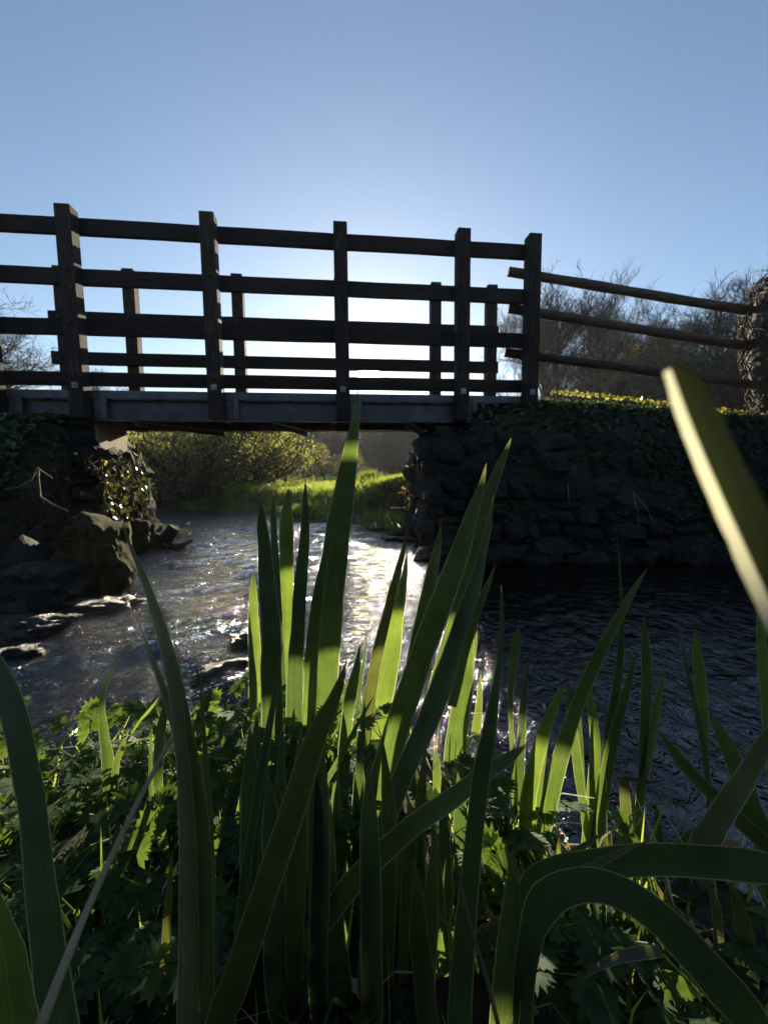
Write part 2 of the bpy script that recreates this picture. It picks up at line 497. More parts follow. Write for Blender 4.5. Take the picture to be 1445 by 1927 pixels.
def grid_mesh(name, xs, ys, zf, mat):
    X, Y = np.meshgrid(xs, ys)
    Z = zf(X, Y)
    V = np.stack([X, Y, Z], -1).reshape(-1, 3)
    nx, ny = len(xs), len(ys)
    i = (np.arange(ny - 1)[:, None] * nx + np.arange(nx - 1)[None, :]).ravel()
    q = np.stack([i, i + 1, i + 1 + nx, i + nx], -1)
    return np_mesh(name, V, q, None, mat, True)

tag(link('ground', grid_mesh('ground', axis(-700, -7, 6, 700, .07), axis(-40, .2, 13, 900, .07), gh, M['ground'])), kind='structure')

_wav = []
for _ in range(46):
    lam = 10 ** nrng.uniform(math.log10(.13), math.log10(.6))
    _wav.append((nrng.normal(1.35, .75), 2 * math.pi / lam, nrng.uniform(0, 6.28), lam))
def waves(x, y):
    z = 0 * x
    wx = x + .10 * np.sin(y * 3.1 + 1.2) + .06 * np.sin(x * 5.3 + y * 2.2)
    wy = y + .10 * np.sin(x * 2.7) + .05 * np.sin(x * 4.1 - y * 5.2)
    for th, k, ph, lam in _wav:
        z = z + np.sin((wx * math.cos(th) + wy * math.sin(th)) * k + ph) * lam * .0085
    rap = .45 + .9 * np.exp(-(((x + 2.2) / 2.2) ** 2 + ((y - 5.8) / 2.2) ** 2)) + .5 * np.exp(-(((x + 1.0) / 1.0) ** 2 + ((y - 2.0) / .8) ** 2))
    calm = 1 - .5 * smooth01((x + .9) / 1.2)
    return z * rap * calm
tag(link('river', grid_mesh('river', axis(-34, -4.5, 5, 32, .03, 1.16), axis(-1.5, .5, 10, 32, .03, 1.16), waves, M['water'])), kind='structure')

# ------------------------------------------------------------------ footbridge
BTH = 0.117
BX, BY = -2.84, 3.88
bridge = empty('footbridge', (BX, BY, 0), BTH)
tag(bridge, 'timber railed footbridge on galvanised steel beams crossing the stream', 'footbridge')
WID = 1.135
POSTX = [-.74, 0, 1.228, 2.456, 3.684, 4.43]
RAILS = [(3.095, 3.24), (2.645, 2.79), (2.19, 2.335), (1.727, 1.855)]

def hexbolt(parent, x, y, z, sgn, plate=True):
    b = MB()
    if plate:
        b.box((x - .026, min(y, y + sgn * .006), z - .026), (x + .026, max(y, y + sgn * .006), z + .026))
    k = MB()
    b.tube([(x, y + sgn * .004, z), (x, y + sgn * .022, z)], .013, 6)
    b.build('bolt', M['bolt'] if plate else M['rusty'], parent)

for side in (0, 1):
    y0 = 0 if side == 0 else WID
    out = -1 if side == 0 else 1          # outward direction
    for i, x in enumerate(POSTX):
        if side == 0 and i == 0 and False:
            continue
        b = MB()
        hw, hd = .066, .066
        top = 3.28 + rnd.uniform(-.008, .008)
        b.box((x - hw, y0 - hd, 1.405), (x + hw, y0 + hd, top))
        p = bevel(b.build('post', M['timber_post'], bridge), .007)
        hexbolt(p, x, y0 - hd if side == 0 else y0 + hd, 1.70, out)
        if side == 0:
            for (za, zb) in RAILS[1:]:
                hexbolt(p, x, y0 - hd, (za + zb) / 2, -1, False)
    for (za, zb) in RAILS:
        dz = rnd.uniform(-.006, .006) - (.035 if side else 0)
        ya = y0 - out * .0665
        yb = ya - out * .045
        b = MB()
        # a sawn board with a slight sag, built in lengths
        xs = np.linspace(-.86 if side else -.92, 4.50, 14)
        k = 0
        for j, xx in enumerate(xs):
            s = rnd.uniform(-.003, .003)
            for (yy, zz) in ((min(ya, yb), za), (max(ya, yb), za), (max(ya, yb), zb), (min(ya, yb), zb)):
                b.v.append((xx, yy + s * .5, zz + dz + s))
        for j in range(len(xs) - 1):
            for q in range(4):
                a0 = j * 4 + q; a1 = j * 4 + (q + 1) % 4
                b.f.append((a0, a0 + 4, a1 + 4, a1))
        b.f.append((0, 1, 2, 3)); e = (len(xs) - 1) * 4; b.f.append((e + 3, e + 2, e + 1, e))
        r = bevel(b.build('rail', M['timber'], bridge), .005)
        if side == 1:
            for x in POSTX:
                hexbolt(r, x, yb, (za + zb) / 2 + dz, -1, False)

for side in (0, 1):
    s = 1 if side == 0 else -1
    y0 = (.068 if side == 0 else WID - .068)
    def bb(a, b_, ya, yb, za, zb):
        lo, hi = sorted((y0 + s * ya, y0 + s * yb))
        return (a, lo, za), (b_, hi, zb)
    b = MB(); b.box(*bb(-1.0, 4.50, .052, .062, 1.415, 1.60))
    beam = b.build('beam', M['steel'], bridge)
    b = MB(); b.box(*bb(-1.0, 4.50, .0, .075, 1.603, 1.683)); bevel(b.build('top_flange', M['steel'], beam), .004)
    b = MB(); b.box(*bb(-1.0, 4.50, .0, .075, 1.400, 1.413)); b.build('bottom_flange', M['steel'], beam)
    b = MB()
    for i in range(len(POSTX)):
        x = POSTX[i]
        x1 = POSTX[i + 1] if i + 1 < len(POSTX) else 4.5
        if x1 - x > .4:
            a = x + .24; mid = (x + x1) / 2 + .05
            b.box(*bb(a, mid - .04, .008, .05, 1.5955, 1.6015)); b.box(*bb(mid + .04, x1 - .09, .008, .05, 1.5955, 1.6015))
    b.build('lip', M['steel'], beam)
    for x in POSTX[:-1]:
        for (xa, xb, yy) in ((.072, .128, .004), (.134, .190, -.006)):
            b = MB(); b.box(*bb(x + xa, x + xb, yy, .05, 1.416, 1.672 if xa > .1 else 1.600))
            bevel(b.build('stiffener', M['steel'], beam), .003)
    b = MB(); b.box(*bb(4.30, 4.335, -.006, .05, 1.416, 1.672)); b.build('stiffener', M['steel'], beam)

# deck boards lie between the beams
nb = 36
for i in range(nb):
    x0 = -.98 + i * (5.46 / nb)
    b = MB(); b.box((x0, .148, 1.60 + rnd.uniform(-.003, .003)), (x0 + 5.46 / nb - .012, WID - .148, 1.648 + rnd.uniform(-.003, .003)))
    b.build('deck_board', M['timber'], bridge)
# cross members and flat diagonal braces under the deck
for x in (-.1, 1.1, 2.3, 3.5):
    b = MB(); b.box((x, .145, 1.47), (x + .07, WID - .145, 1.598)); b.build('cross_member', M['rusty'], bridge)
for (xa, xb) in ((.42, 1.02), (1.72, 2.02), (3.1, 3.5)):
    b = MB()
    for sgn, zz in ((0, 1.392), (1, 1.386)):
        b.v += [(xa, .10, zz), (xa + .09, .10, zz), (xb + .09, WID - .12, zz), (xb, WID - .12, zz)]
    b.f += [(3, 2, 1, 0) if False else (0, 1, 2, 3), (7, 6, 5, 4), (0, 4, 5, 1), (1, 5, 6, 2), (2, 6, 7, 3), (3, 7, 4, 0)]
    k = len(b.v)
    for sgn, xx in ((0, 0), (1, .006)):
        b.v += [(xa + xx, .10, 1.386), (xb + xx, WID - .12, 1.386), (xb + xx, WID - .12, 1.335), (xa + xx, .10, 1.352)]
    b.f += [(k, k + 1, k + 2, k + 3), (k + 7, k + 6, k + 5, k + 4), (k, k + 4, k + 5, k + 1), (k + 1, k + 5, k + 6, k + 2), (k + 2, k + 6, k + 7, k + 3), (k + 3, k + 7, k + 4, k)]
    b.build('diagonal_brace', M['steel'], bridge)

# ------------------------------------------------------------------ stones
def rock_mesh(name, mat, seed, cuts=2, rough=.22, square=.5, fine=False):
    bm = bmesh.new()
    bmesh.ops.create_cube(bm, size=2.0)
    bmesh.ops.subdivide_edges(bm, edges=bm.edges[:], cuts=cuts, use_grid_fill=True)
    off = Vector((seed * 7.31, seed * 3.7, seed * 1.9))
    for v in bm.verts:
        p = v.co.copy()
        sph = p.normalized() * 1.15
        q = p.lerp(sph, 1 - square)
        q *= 1 + rough * mnoise.noise(p * .9 + off) + rough * .5 * mnoise.noise(p * 2.3 + off)
        if fine:
            q *= 1 + .10 * mnoise.noise(p * 5 + off) + .06 * mnoise.noise(p * 11 + off) - .10 * abs(mnoise.noise(p * 3.1 - off))
        v.co = q
    me = bpy.data.meshes.new(name)
    bm.to_mesh(me); bm.free()
    me.polygons.foreach_set('use_smooth', np.ones(len(me.polygons), dtype=bool))
    me.materials.append(mat)
    return me

STONES = [rock_mesh('stone', M['stone'], s, 1, .6, .6) for s in range(10)]
for me in STONES:
    me.polygons.foreach_set('use_smooth', np.zeros(len(me.polygons), dtype=bool))

def stone_face(parent, P, U_, V_, Nn, length, rows, rngs, base=0.0, keep=None):
    """courses of stones on a face: P + u*U_ + v*V_, pushed out along Nn"""
    v = base
    while v < rows:
        h = rngs.uniform(.11, .27)
        u = rngs.uniform(-.15, 0)
        while u < length:
            w = rngs.uniform(.14, .52)
            cu, cv = u + w / 2, v + h / 2
            if keep is None or keep(cu, cv):
                pos = P + U_ * cu + V_ * (cv + rngs.uniform(-.03, .03)) + Nn * rngs.uniform(-.05, .07)
                rot = Matrix((U_, Nn, V_)).transposed().to_euler()
                rot.rotate_axis('Y', rngs.uniform(-.22, .22)); rot.rotate_axis('Z', rngs.uniform(-.3, .3)); rot.rotate_axis('X', rngs.uniform(-.2, .2))
                link('stone', STONES[rngs.randrange(10)], parent, pos, rot, (w / 2 * .97, rngs.uniform(.09, .17), h / 2 * rngs.uniform(.8, 1.15)))
            u += w + rngs.uniform(.0, .02)
        v += h * .98

def leaf_cloud(P, N, size, mat, name, jit=.7, shape='ivy'):
    """many small leaves as real faces: points P, normals N"""
    P = np.asarray(P, float); N = np.asarray(N, float)
    n = len(P)
    N = N + nrng.normal(0, jit, (n, 3)); N /= np.linalg.norm(N, axis=1, keepdims=True) + 1e-9
    A = np.cross(N, nrng.normal(0, 1, (n, 3))); A /= np.linalg.norm(A, axis=1, keepdims=True) + 1e-9
    B = np.cross(N, A)
    s = (np.asarray(size) * nrng.uniform(.6, 1.3, n))[:, None]
    if shape == 'ivy':
        prof = [(-.1, -.5), (.45, -.35), (.32, .1), (0, .65), (-.32, .1), (-.5, -.3)]
    else:
        prof = [(0, -.55), (.26, -.05), (0, .55), (-.26, -.05)]
    k = len(prof)
    V = np.concatenate([(P + A * s * a + B * s * b_ + N * s * (.12 * abs(a)))[:, None, :] for a, b_ in prof], 1).reshape(-1, 3)
    i = np.arange(n)[:, None] * k
    if k == 6:
        q = np.concatenate([i + np.array([[0, 1, 2, 3]]), i + np.array([[0, 3, 4, 5]])], 0)
    else:
        q = i + np.array([[0, 1, 2, 3]])
    return np_mesh(name, V, q, None, mat)

rs = random.Random(3)
# right abutment: battered rubble wall below the near beam, running right
ra = empty('stone_abutment', (.5, 3.95, 0))
tag(ra, 'dark rubble stone abutment under the right end of the footbridge', 'abutment')
def wallpt(x, z):
    yb = 3.97 + .06 * math.sin(x * 1.7)
    if x < 1.0: yb += .0
    return (x, yb + z * .30 + .04 * math.sin(x * 3 + z * 4), z)
b = MB()
xs = np.linspace(.58, 5.2, 40); zs = np.linspace(-.35, 1.34, 14)
for z in zs:
    for x in xs:
        p = Vector(wallpt(x, z)); p.y += .06
        p += Vector((0, mnoise.noise(p * 3) * .06, 0))
        b.v.append(p - ra.location)
for j in range(len(zs) - 1):
    for i in range(len(xs) - 1):
        a = j * len(xs) + i; b.f.append((a, a + 1, a + 1 + len(xs), a + len(xs)))
# return face under the bridge
k = len(b.v)
ys = np.linspace(0, 1.75, 12)
for z in zs:
    for yy in ys:
        w0 = Vector(wallpt(.58, z)); w0.y += .06
        p = w0 + Vector((-.09 * yy + mnoise.noise(Vector((yy * 3, z * 3, 5))) * .06, yy * (1 - .16 * max(z, 0) / 1.34), 0))
        b.v.append(p - ra.location)
for j in range(len(zs) - 1):
    for i in range(len(ys) - 1):
        a = k + j * len(ys) + i; b.f.append((a + 1, a, a + len(ys), a + 1 + len(ys)))
# top
k = len(b.v)
for p in (wallpt(.58, 1.33), wallpt(5.2, 1.33), (5.2, 6.1, 1.35), (.45, 5.9, 1.35)):
    b.v.append(Vector(p) + Vector((0, .06, 0)) - ra.location)
b.f.append((k, k + 1, k + 2, k + 3))
b.build('rubble_core', M['core'], ra, True)
up = Vector((0, .287, .958)); nn = Vector((0, -.958, .287))
stone_face(ra, Vector((.50, 3.93, -.12)) - ra.location, Vector((1, 0, 0)), up, nn, 4.3, 1.40, rs)
stone_face(ra, Vector((.56, 4.06, -.12)) - ra.location, Vector((-.05, .997, .02)).normalized(), Vector((0.05, .12, .99)).normalized(), Vector((-1, -.06, .05)).normalized(), 1.6, 1.38, rs)

# left abutment: ruined pier, splayed inner face towards the water
la = empty('ruined_stone_pier', (-2.9, 4.0, 0))
tag(la, 'crumbling stone pier with sunlit inner face under the left bridge end', 'abutment')
LU = Vector((-.235, .972, 0)).normalized(); LN = Vector((.972, .235, 0)).normalized()
b = MB()
ys = np.linspace(0, 1.5, 16); zs = np.linspace(-.3, 1.12, 14)
for z in zs:
    for yy in ys:
        p = Vector((-2.86, 3.86, z)) + LU * yy + LN * (mnoise.noise(Vector((yy * 2.6, z * 2.6, 9))) * .09 - .02 + .10 * (1 - (z + .3) / 1.4))
        b.v.append(p - la.location)
for j in range(len(zs) - 1):
    for i in range(len(ys) - 1):
        a = j * len(ys) + i; b.f.append((a, a + 1, a + 1 + len(ys), a + len(ys)))
k = len(b.v)
xs = np.linspace(0, 2.6, 16)
for z in zs:
    for xx in xs:
        p = Vector((-2.86, 3.86, z)) + Vector((-xx, -.05 * xx, 0)) + Vector((0, mnoise.noise(Vector((xx * 2.6, z * 2.6, 19))) * .08, 0)) + LN * (.10 * (1 - (z + .3) / 1.4) - .02)
        b.v.append(p - la.location)
for j in range(len(zs) - 1):
    for i in range(len(xs) - 1):
        a = k + j * len(xs) + i; b.f.append((a + 1, a, a + len(xs), a + 1 + len(xs)))
k = len(b.v)
for p in (Vector((-2.86, 3.86, 1.11)), Vector((-2.86, 3.86, 1.11)) + LU * 1.5, Vector((-5.4, 5.4, 1.11)), Vector((-5.4, 3.75, 1.11))):
    b.v.append(p - la.location)
b.f.append((k, k + 1, k + 2, k + 3))
b.build('rubble_core', M['core'], la, True)
stone_face(la, Vector((-2.87, 3.88, -.1)) - la.location, LU, Vector((-.06, 0, .998)).normalized(), LN, 1.35, 1.14, rs, keep=lambda u, v: rs.random() < .8)
stone_face(la, Vector((-2.82, 3.84, -.1)) - la.location, Vector((-1, -.03, 0)).normalized(), Vector((0, .05, .998)).normalized(), Vector((0, -1, .05)), 2.3, 1.14, rs, keep=lambda u, v: rs.random() < .8)
bl = MB()
c0 = Vector((-2.83, 4.06, 0))
for z in (1.125, 1.385):
    for q in (c0, c0 + LU * .78, c0 + LU * .78 - LN * .2, c0 - LN * .2):
        bl.v.append((q.x - la.location.x, q.y - la.location.y, z + (.01 if z > 1.2 else 0)))
bl.f += [(0, 3, 2, 1), (4, 5, 6, 7), (0, 1, 5, 4), (1, 2, 6, 5), (2, 3, 7, 6), (3, 0, 4, 7)]
bo = bevel(bl.build('bearing_block', M['concrete'], la), .012)
bo['label'] = 'tan concrete bearing block with a sunlit face'

for (dx, dz, sx_, sz_) in ((-.08, 1.22, .10, .08), (-.26, 1.20, .11, .09), (-.10, 1.36, .09, .06), (-.28, 1.36, .10, .06), (.0, 1.10, .10, .07)):
    link('stone', STONES[rs.randrange(10)], la, Vector((-2.82 + dx, 3.93, dz)) - la.location, (rs.uniform(-.2, .2), rs.uniform(-.2, .2), rs.uniform(-.3, .3)), (sx_, .09, sz_))
# boulders and rocks by the left bank and in the stream
def boulder(px, py, zc, w, d, h, mat, label, rz=0, seed=1, rough=.3, Y=None):
    c_ = atz(px, py, zc) if Y is None else at(px, py, Y)
    me = rock_mesh('boulder', mat, seed, 15, rough, .35, True)
    o = link('boulder', me, None, tuple(c_), (0, 0, rz), (w / 2, d / 2, h / 2))
    return tag(o, label, 'boulder', 'boulders along the left bank')
boulder(182, 1060, .16, .50, .70, .66, M['moss'], 'large mossy brown boulder at the foot of the left pier', .5, 3, .32)
boulder(262, 1018, .10, .40, .6, .46, M['moss'], 'small mossy rock below the sunlit ivy at the pier foot', .2, 5, .4)
boulder(60, 1115, .06, .75, .6, .42, M['wet_rock'], 'broad smooth dark boulder at the left edge of the stream', .1, 9, .22)
boulder(188, 1150, -.03, .50, .30, .15, M['wet_rock'], 'low wet rock awash in front of the mossy boulder', .1, 11, .4)
boulder(40, 1192, -.02, .50, .28, .17, M['wet_rock'], 'flat wet rock at the left edge with sun on its top', -.1, 13, .35)
boulder(10, 1245, -.03, .26, .2, .12, M['wet_rock'], 'smallest wet rock at the left edge, nearest of the rocks', .3, 15, .4)
boulder(462, 1212, -.02, .15, .14, .10, M['wet_rock'], 'small black rock in midstream beside the iris leaves', .4, 17, .4)
boulder(430, 1280, -.045, .30, .16, .12, M['wet_rock'], 'long black rock in the stream just behind the irises', .5, 19, .4)
boulder(765, 1020, -.03, .60, .3, .14, M['wet_rock'], 'low dark rock in the glittering water by the right abutment', 0, 21, .4)
boulder(812, 992, .08, .4, .4, .42, M['wet_rock'], 'rounded dark boulder at the upstream foot of the right abutment', .7, 23, .3)
boulder(1245, 1042, .0, .42, .25, .18, M['stone'], 'pale stone at the waterline below the right abutment', .1, 25, .4)
boulder(880, 1054, .0, .40, .25, .16, M['stone'], 'grey stone at the waterline by the right abutment corner', .3, 27, .4)
for i in range(16):
    x = .75 + i * .22 + rs.uniform(-.06, .06)
    me = rock_mesh('rubble_stone', M['stone'], 60 + i, 5, .4, .4, True)
    link('rubble_stone', me, ra, Vector((x, 3.86 + rs.uniform(-.10, .06), rs.uniform(-.04, .05))) - ra.location, (rs.uniform(-.4, .4), rs.uniform(-.3, .3), rs.uniform(0, 3)), (rs.uniform(.08, .2), rs.uniform(.07, .14), rs.uniform(.05, .12)))
stp = MB()
p0 = atz(318, 1030, .0)
stp.tube([p0 + np.array([-.1, 0, -.1]), p0 + np.array([-.02, 0, .1]), p0 + np.array([.08, .02, .24])], [.09, .085, .07], 8, True, .15)
stp.tube([p0 + np.array([0, 0, .02]), p0 + np.array([.2, -.05, .03]), p0 + np.array([.34, -.08, .1])], [.045, .035, .01], 6, True, .1)
tag(stp.build('driftwood_stump', M['core'], None), 'black driftwood stump snagged at the pier corner', 'driftwood')

# ------------------------------------------------------------------ round rail fence and ivy-clad trunk on the right
fence = empty('rail_fence', (1.5, 4.62, 1.6))
tag(fence, 'three round timber rails sloping down from the bridge end post', 'fence')
for (a, b_, r) in (((957, 512), (1420, 586), .050), ((957, 581), (1420, 653), .050), ((950, 663), (1420, 725), .048)):
    A = at(*a, 4.60); B = at(*b_, 4.78)
    pts = [A + (B - A) * q + np.array([0, 0, .004 * math.sin(q * 5 + r * 900)]) for q in np.linspace(0, 1, 12)]
    mb_ = MB().tube([Vector(p) - fence.location for p in pts], [r * (1 + .05 * math.sin(i * 2.1)) for i in range(12)], 10, True, .03)
    mb_.build('rail', M['pale_timber'], fence, True)

TX = 4.62
tr = empty('ivy_clad_trunk', (TX, 4.55, 1.3))
tag(tr, 'thick broken trunk wrapped in dead ivy at the right edge', 'tree trunk')
mb_ = MB()
zs = np.linspace(.1, 3.0, 14)
mb_.tube([Vector((TX + .05 * math.sin(z * 2), 4.55, z)) - tr.location for z in zs], [.42 + .06 * math.sin(z * 3.3) - (.12 if z > 2.85 else 0) for z in zs], 14, True, .06)
mb_.build('trunk', M['bark'], tr, True)
mb_ = MB()
for i in range(420):
    th = rnd.uniform(0, 6.28); z = rnd.uniform(.2, 2.8); L = rnd.uniform(.1, .9); dth = rnd.uniform(-1.3, 1.3)
    pts = []
    for q in np.linspace(0, 1, 8):
        zz = min(z + L * q, 3.04); a = th + dth * q + .15 * math.sin(q * 9 + i); r = .455 + .06 * math.sin(zz * 3.3) + rnd.uniform(-.015, .05)
        if zz > 2.95: r -= .08
        pts.append(Vector((TX + .05 * math.sin(zz * 2) + math.cos(a) * r, 4.55 + math.sin(a) * r, zz)) - tr.location)
    mb_.tube(pts, [rnd.uniform(.003, .009)] * 8, 4, False)
tag(mb_.build('ivy_stems', M['dark_stem'], tr, True), kind='stuff')
P, N = [], []
for i in range(900):
    th = rnd.uniform(0, 6.28); z = rnd.uniform(.4, 3.0); r = .47 + .06 * math.sin(z * 3.3) + rnd.uniform(0, .07)
    P.append((TX + math.cos(th) * r - tr.location.x, 4.55 + math.sin(th) * r - tr.location.y, z - tr.location.z)); N.append((math.cos(th), math.sin(th), .3))
tag(link('ivy_leaves', leaf_cloud(P, N, .034, M['dark_stem'], 'ivy_leaves', .8), tr), kind='stuff')
# second, living ivy on the shaded side
P = [(p[0], p[1], p[2]) for p in P]; 

# ------------------------------------------------------------------ trees
def grow(seed, height, spread, levels, nchild, trunk_r, up=.35, lean=(0, 0), leaf=0, crook=.22, first=.18, ratio=.62):
    R_ = random.Random(seed)
    big, tw = MB(), MB()
    tips = []
    def branch(p, d, L, r, lev):
        n = 6 if lev == 0 else (5 if lev < 3 else 4)
        pts = [p]; dd = d.copy()
        for i in range(n):
            ck = crook * (.35 if lev == 0 else 1)
            dd = (dd + Vector((R_.gauss(0, ck), R_.gauss(0, ck), R_.gauss(0, ck * .7) + up * .12))).normalized()
            pts.append(pts[-1] + dd * (L / n))
        rad = [r * (1 - .75 * i / n) for i in range(n + 1)]
        (big if lev <= 1 else tw).tube(pts, rad, 6 if lev == 0 else (5 if lev == 1 else 3), lev == 0)
        if lev >= levels:
            tips.extend(pts[1:]); return
        for c in range(nchild[lev]):
            q = R_.uniform(first if lev == 0 else .15, 1.0)
            i = min(int(q * n), n - 1); fr_ = q * n - i
            pp = pts[i].lerp(pts[i + 1], fr_)
            ax = (pts[i + 1] - pts[i]).normalized()
            perp = Vector((R_.gauss(0, 1), R_.gauss(0, 1), R_.gauss(0, .6))); perp = (perp - ax * perp.dot(ax)).normalized()
            nd = (ax * R_.uniform(.45, .95) + perp * spread * R_.uniform(.6, 1.1) + Vector((0, 0, up * .4))).normalized()
            nl = L * ratio * R_.uniform(.6, 1.1) * (1 - .45 * q if lev == 0 else 1)
            branch(pp, nd, nl, max(rad[i] * .55, .009), lev + 1)
    branch(Vector((0, 0, -.1)), Vector((lean[0], lean[1], 1)).normalized(), height * .80, trunk_r, 0)
    return big, tw, tips

def tree_meshes(name, seed, leafmat=None, leafn=0, leafsize=.1, **kw):
    big, tw, tips = grow(seed, **kw)
    res = [big.mesh('trunk', M['bark'], True), tw.mesh('crown', M['twig'], True), None]
    if leafmat:
        T = np.array([tuple(p) for p in tips])
        idx = nrng.integers(0, len(T), leafn)
        P_ = T[idx] + nrng.normal(0, leafsize * .9, (leafn, 3))
        res[2] = leaf_cloud(P_, nrng.normal(0, 1, (leafn, 3)), leafsize, leafmat, 'foliage', 1.0, 'leaf')
    return res

def plant_tree(name, meshes, loc, rz, s, label, cat, group=None, sz=None):
    e = empty(name, loc, rz)
    e.scale = (s, s, sz or s)
    tag(e, label, cat, group)
    link('trunk', meshes[0], e); link('crown', meshes[1], e)
    if meshes[2]:
        tag(link('foliage', meshes[2], e), kind='stuff')
    return e

bareA = tree_meshes('bare', 21, height=10, spread=.75, levels=4, nchild=[18, 9, 7, 5], trunk_r=.24, up=.5)
bareB = tree_meshes('bare', 22, height=10, spread=.6, levels=4, nchild=[20, 9, 7, 5], trunk_r=.22, up=.65)
bareC = tree_meshes('bare', 23, height=10, spread=.9, levels=4, nchild=[17, 9, 7, 5], trunk_r=.26, up=.35, crook=.3)
ivyT = tree_meshes('ivied', 24, leafmat=M['tree_leaf'], leafn=5000, leafsize=.16, height=10, spread=.6, levels=3, nchild=[16, 8, 7], trunk_r=.2, up=.5)
bushy = tree_meshes('bush', 25, leafmat=M['tree_leaf_bright'], leafn=5200, leafsize=.075, height=4, spread=.85, levels=3, nchild=[20, 9, 7], trunk_r=.10, up=.35, first=.05, ratio=.6)
def many_stemmed(seed, stems, leafmat, leafn, leafsize, height, out, levels=2, nchild=(12, 9), lateral=.9):
    big, tw, tips = MB(), MB(), []
    for i in range(stems):
        a = 2.4 * i; r_ = out * (.25 + .75 * ((i * 37) % 10) / 10)
        b1, t1, tp = grow(seed + i, height * (1.15 - .35 * r_ / max(out, .01)), lateral, levels, list(nchild), .05, .3, (r_ * math.cos(a), r_ * math.sin(a)), crook=.26, first=.08, ratio=.55)
        o = Vector((math.cos(a) * r_ * .25, math.sin(a) * r_ * .25, 0))
        for src, dst in ((b1, big), (t1, tw)):
            k = len(dst.v)
            dst.v += [tuple(Vector(v) + o) for v in src.v]; dst.f += [tuple(q + k for q in f) for f in src.f]
        tips += [p + o for p in tp]
    T = np.array([tuple(p) for p in tips]); T = T[nrng.uniform(0, 1, len(T)) < .28]; idx = nrng.integers(0, len(T), leafn)
    P_ = T[idx] + nrng.normal(0, leafsize * .9, (leafn, 3)); P_[:, 2] = np.maximum(P_[:, 2], .02)
    return [big.mesh('trunk', M['bark'], True), tw.mesh('crown', M['twig'], True), leaf_cloud(P_, nrng.normal(0, 1, (leafn, 3)), leafsize, leafmat, 'foliage', 1.0, 'leaf')]
scrub = many_stemmed(40, 16, M['dark_grass'], 3500, .06, 3.4, 1.1, 2, (16, 10))
bigbush = many_stemmed(70, 30, M['tree_leaf'], 9500, .08, 3.4, 1.7, 2, (12, 9))

def tree_at(name, meshes, base_h, px, Y, topy, label, group=None, rz=None, cat='tree', wide=1.0):
    g = at(px, 880, Y)
    z0 = float(gh(g[0], Y))
    zt = at(px, topy, Y)[2]
    base_h = np.percentile([v.co.z for v in meshes[1].vertices], 99.5)
    s = (zt - z0) / base_h
    return plant_tree(name, meshes, (g[0], Y, z0 - .05), rnd.uniform(0, 6.28) if rz is None else rz, s * wide, label, cat, group, s)

G1 = 'bare trees right of the bridge'
tree_at('bare_tree', bareB, 9.6, 985, 22, 585, 'thin bare tree seen just left of the bridge end post', G1)
tree_at('bare_tree', bareA, 9.6, 1055, 21, 515, 'tall wide bare tree just right of the bridge end post', G1)
tree_at('bare_tree', bareB, 9.6, 1100, 24, 535, 'bare tree behind the round rails, second right of the end post', G1)
tree_at('bare_tree', bareC, 9.6, 1160, 27, 575, 'lower bare tree standing in the middle of the rail fence gap', G1)
tree_at('bare_tree', bareB, 9.6, 1200, 28, 590, 'lowest bare tree, where the skyline dips above the rails', G1)
tree_at('bare_tree', bareA, 9.6, 1030, 26, 555, 'bare tree right behind the bridge end post, far off', G1)
tree_at('bare_tree', bareB, 9.6, 1130, 30, 560, 'slender far bare tree in the rail fence gap, upright stems', G1)
tree_at('bare_tree', bareA, 9.6, 1240, 26, 585, 'far bare tree right of the skyline dip', G1)
tree_at('ivied_tree', ivyT, 9.6, 1195, 25, 640, 'small tree with ivy clad stem below the skyline dip', None)
tree_at('bare_tree', bareC, 9.6, 1275, 20, 560, 'bare tree left of the ivied trunk, behind the rails', G1)
tree_at('bare_tree', bareA, 9.6, 1320, 19, 540, 'twiggy bare tree close left of the ivied trunk', G1)
tree_at('bare_tree', bareC, 9.6, 1375, 18, 512, 'tallest bare tree, its top showing above the ivied trunk', G1)
tree_at('bare_tree', bareB, 9.6, 1440, 18, 508, 'bare tree at the right edge behind the ivied trunk', G1)
ORD0 = ('first', 'second', 'third', 'fourth', 'fifth', 'sixth', 'seventh', 'eighth', 'ninth', 'tenth', 'eleventh', 'twelfth', 'thirteenth', 'fourteenth', 'fifteenth', 'sixteenth')
for i, (px, Y, ty) in enumerate(((1118, 19, 716), (1220, 15, 690), (1250, 18, 655), (1290, 14, 665), (1355, 13, 650), (1420, 13, 655))):
    tree_at('thicket_shrub', scrub, 3.6, px, Y, ty, 'dense dark shrub of the thicket behind the rail fence, %s from left' % ORD0[i], 'shrubs of the thicket behind the rail fence', cat='shrub', wide=1.3)
# left
tree_at('bare_tree', bareC, 9.6, -90, 13, 520, 'spreading bare tree behind the bridge at the left edge', None, rz=1.0, wide=1.15)
tree_at('bare_tree', bareA, 9.6, 175, 24, 690, 'low bare tree peeping between the bridge rails at left', None)
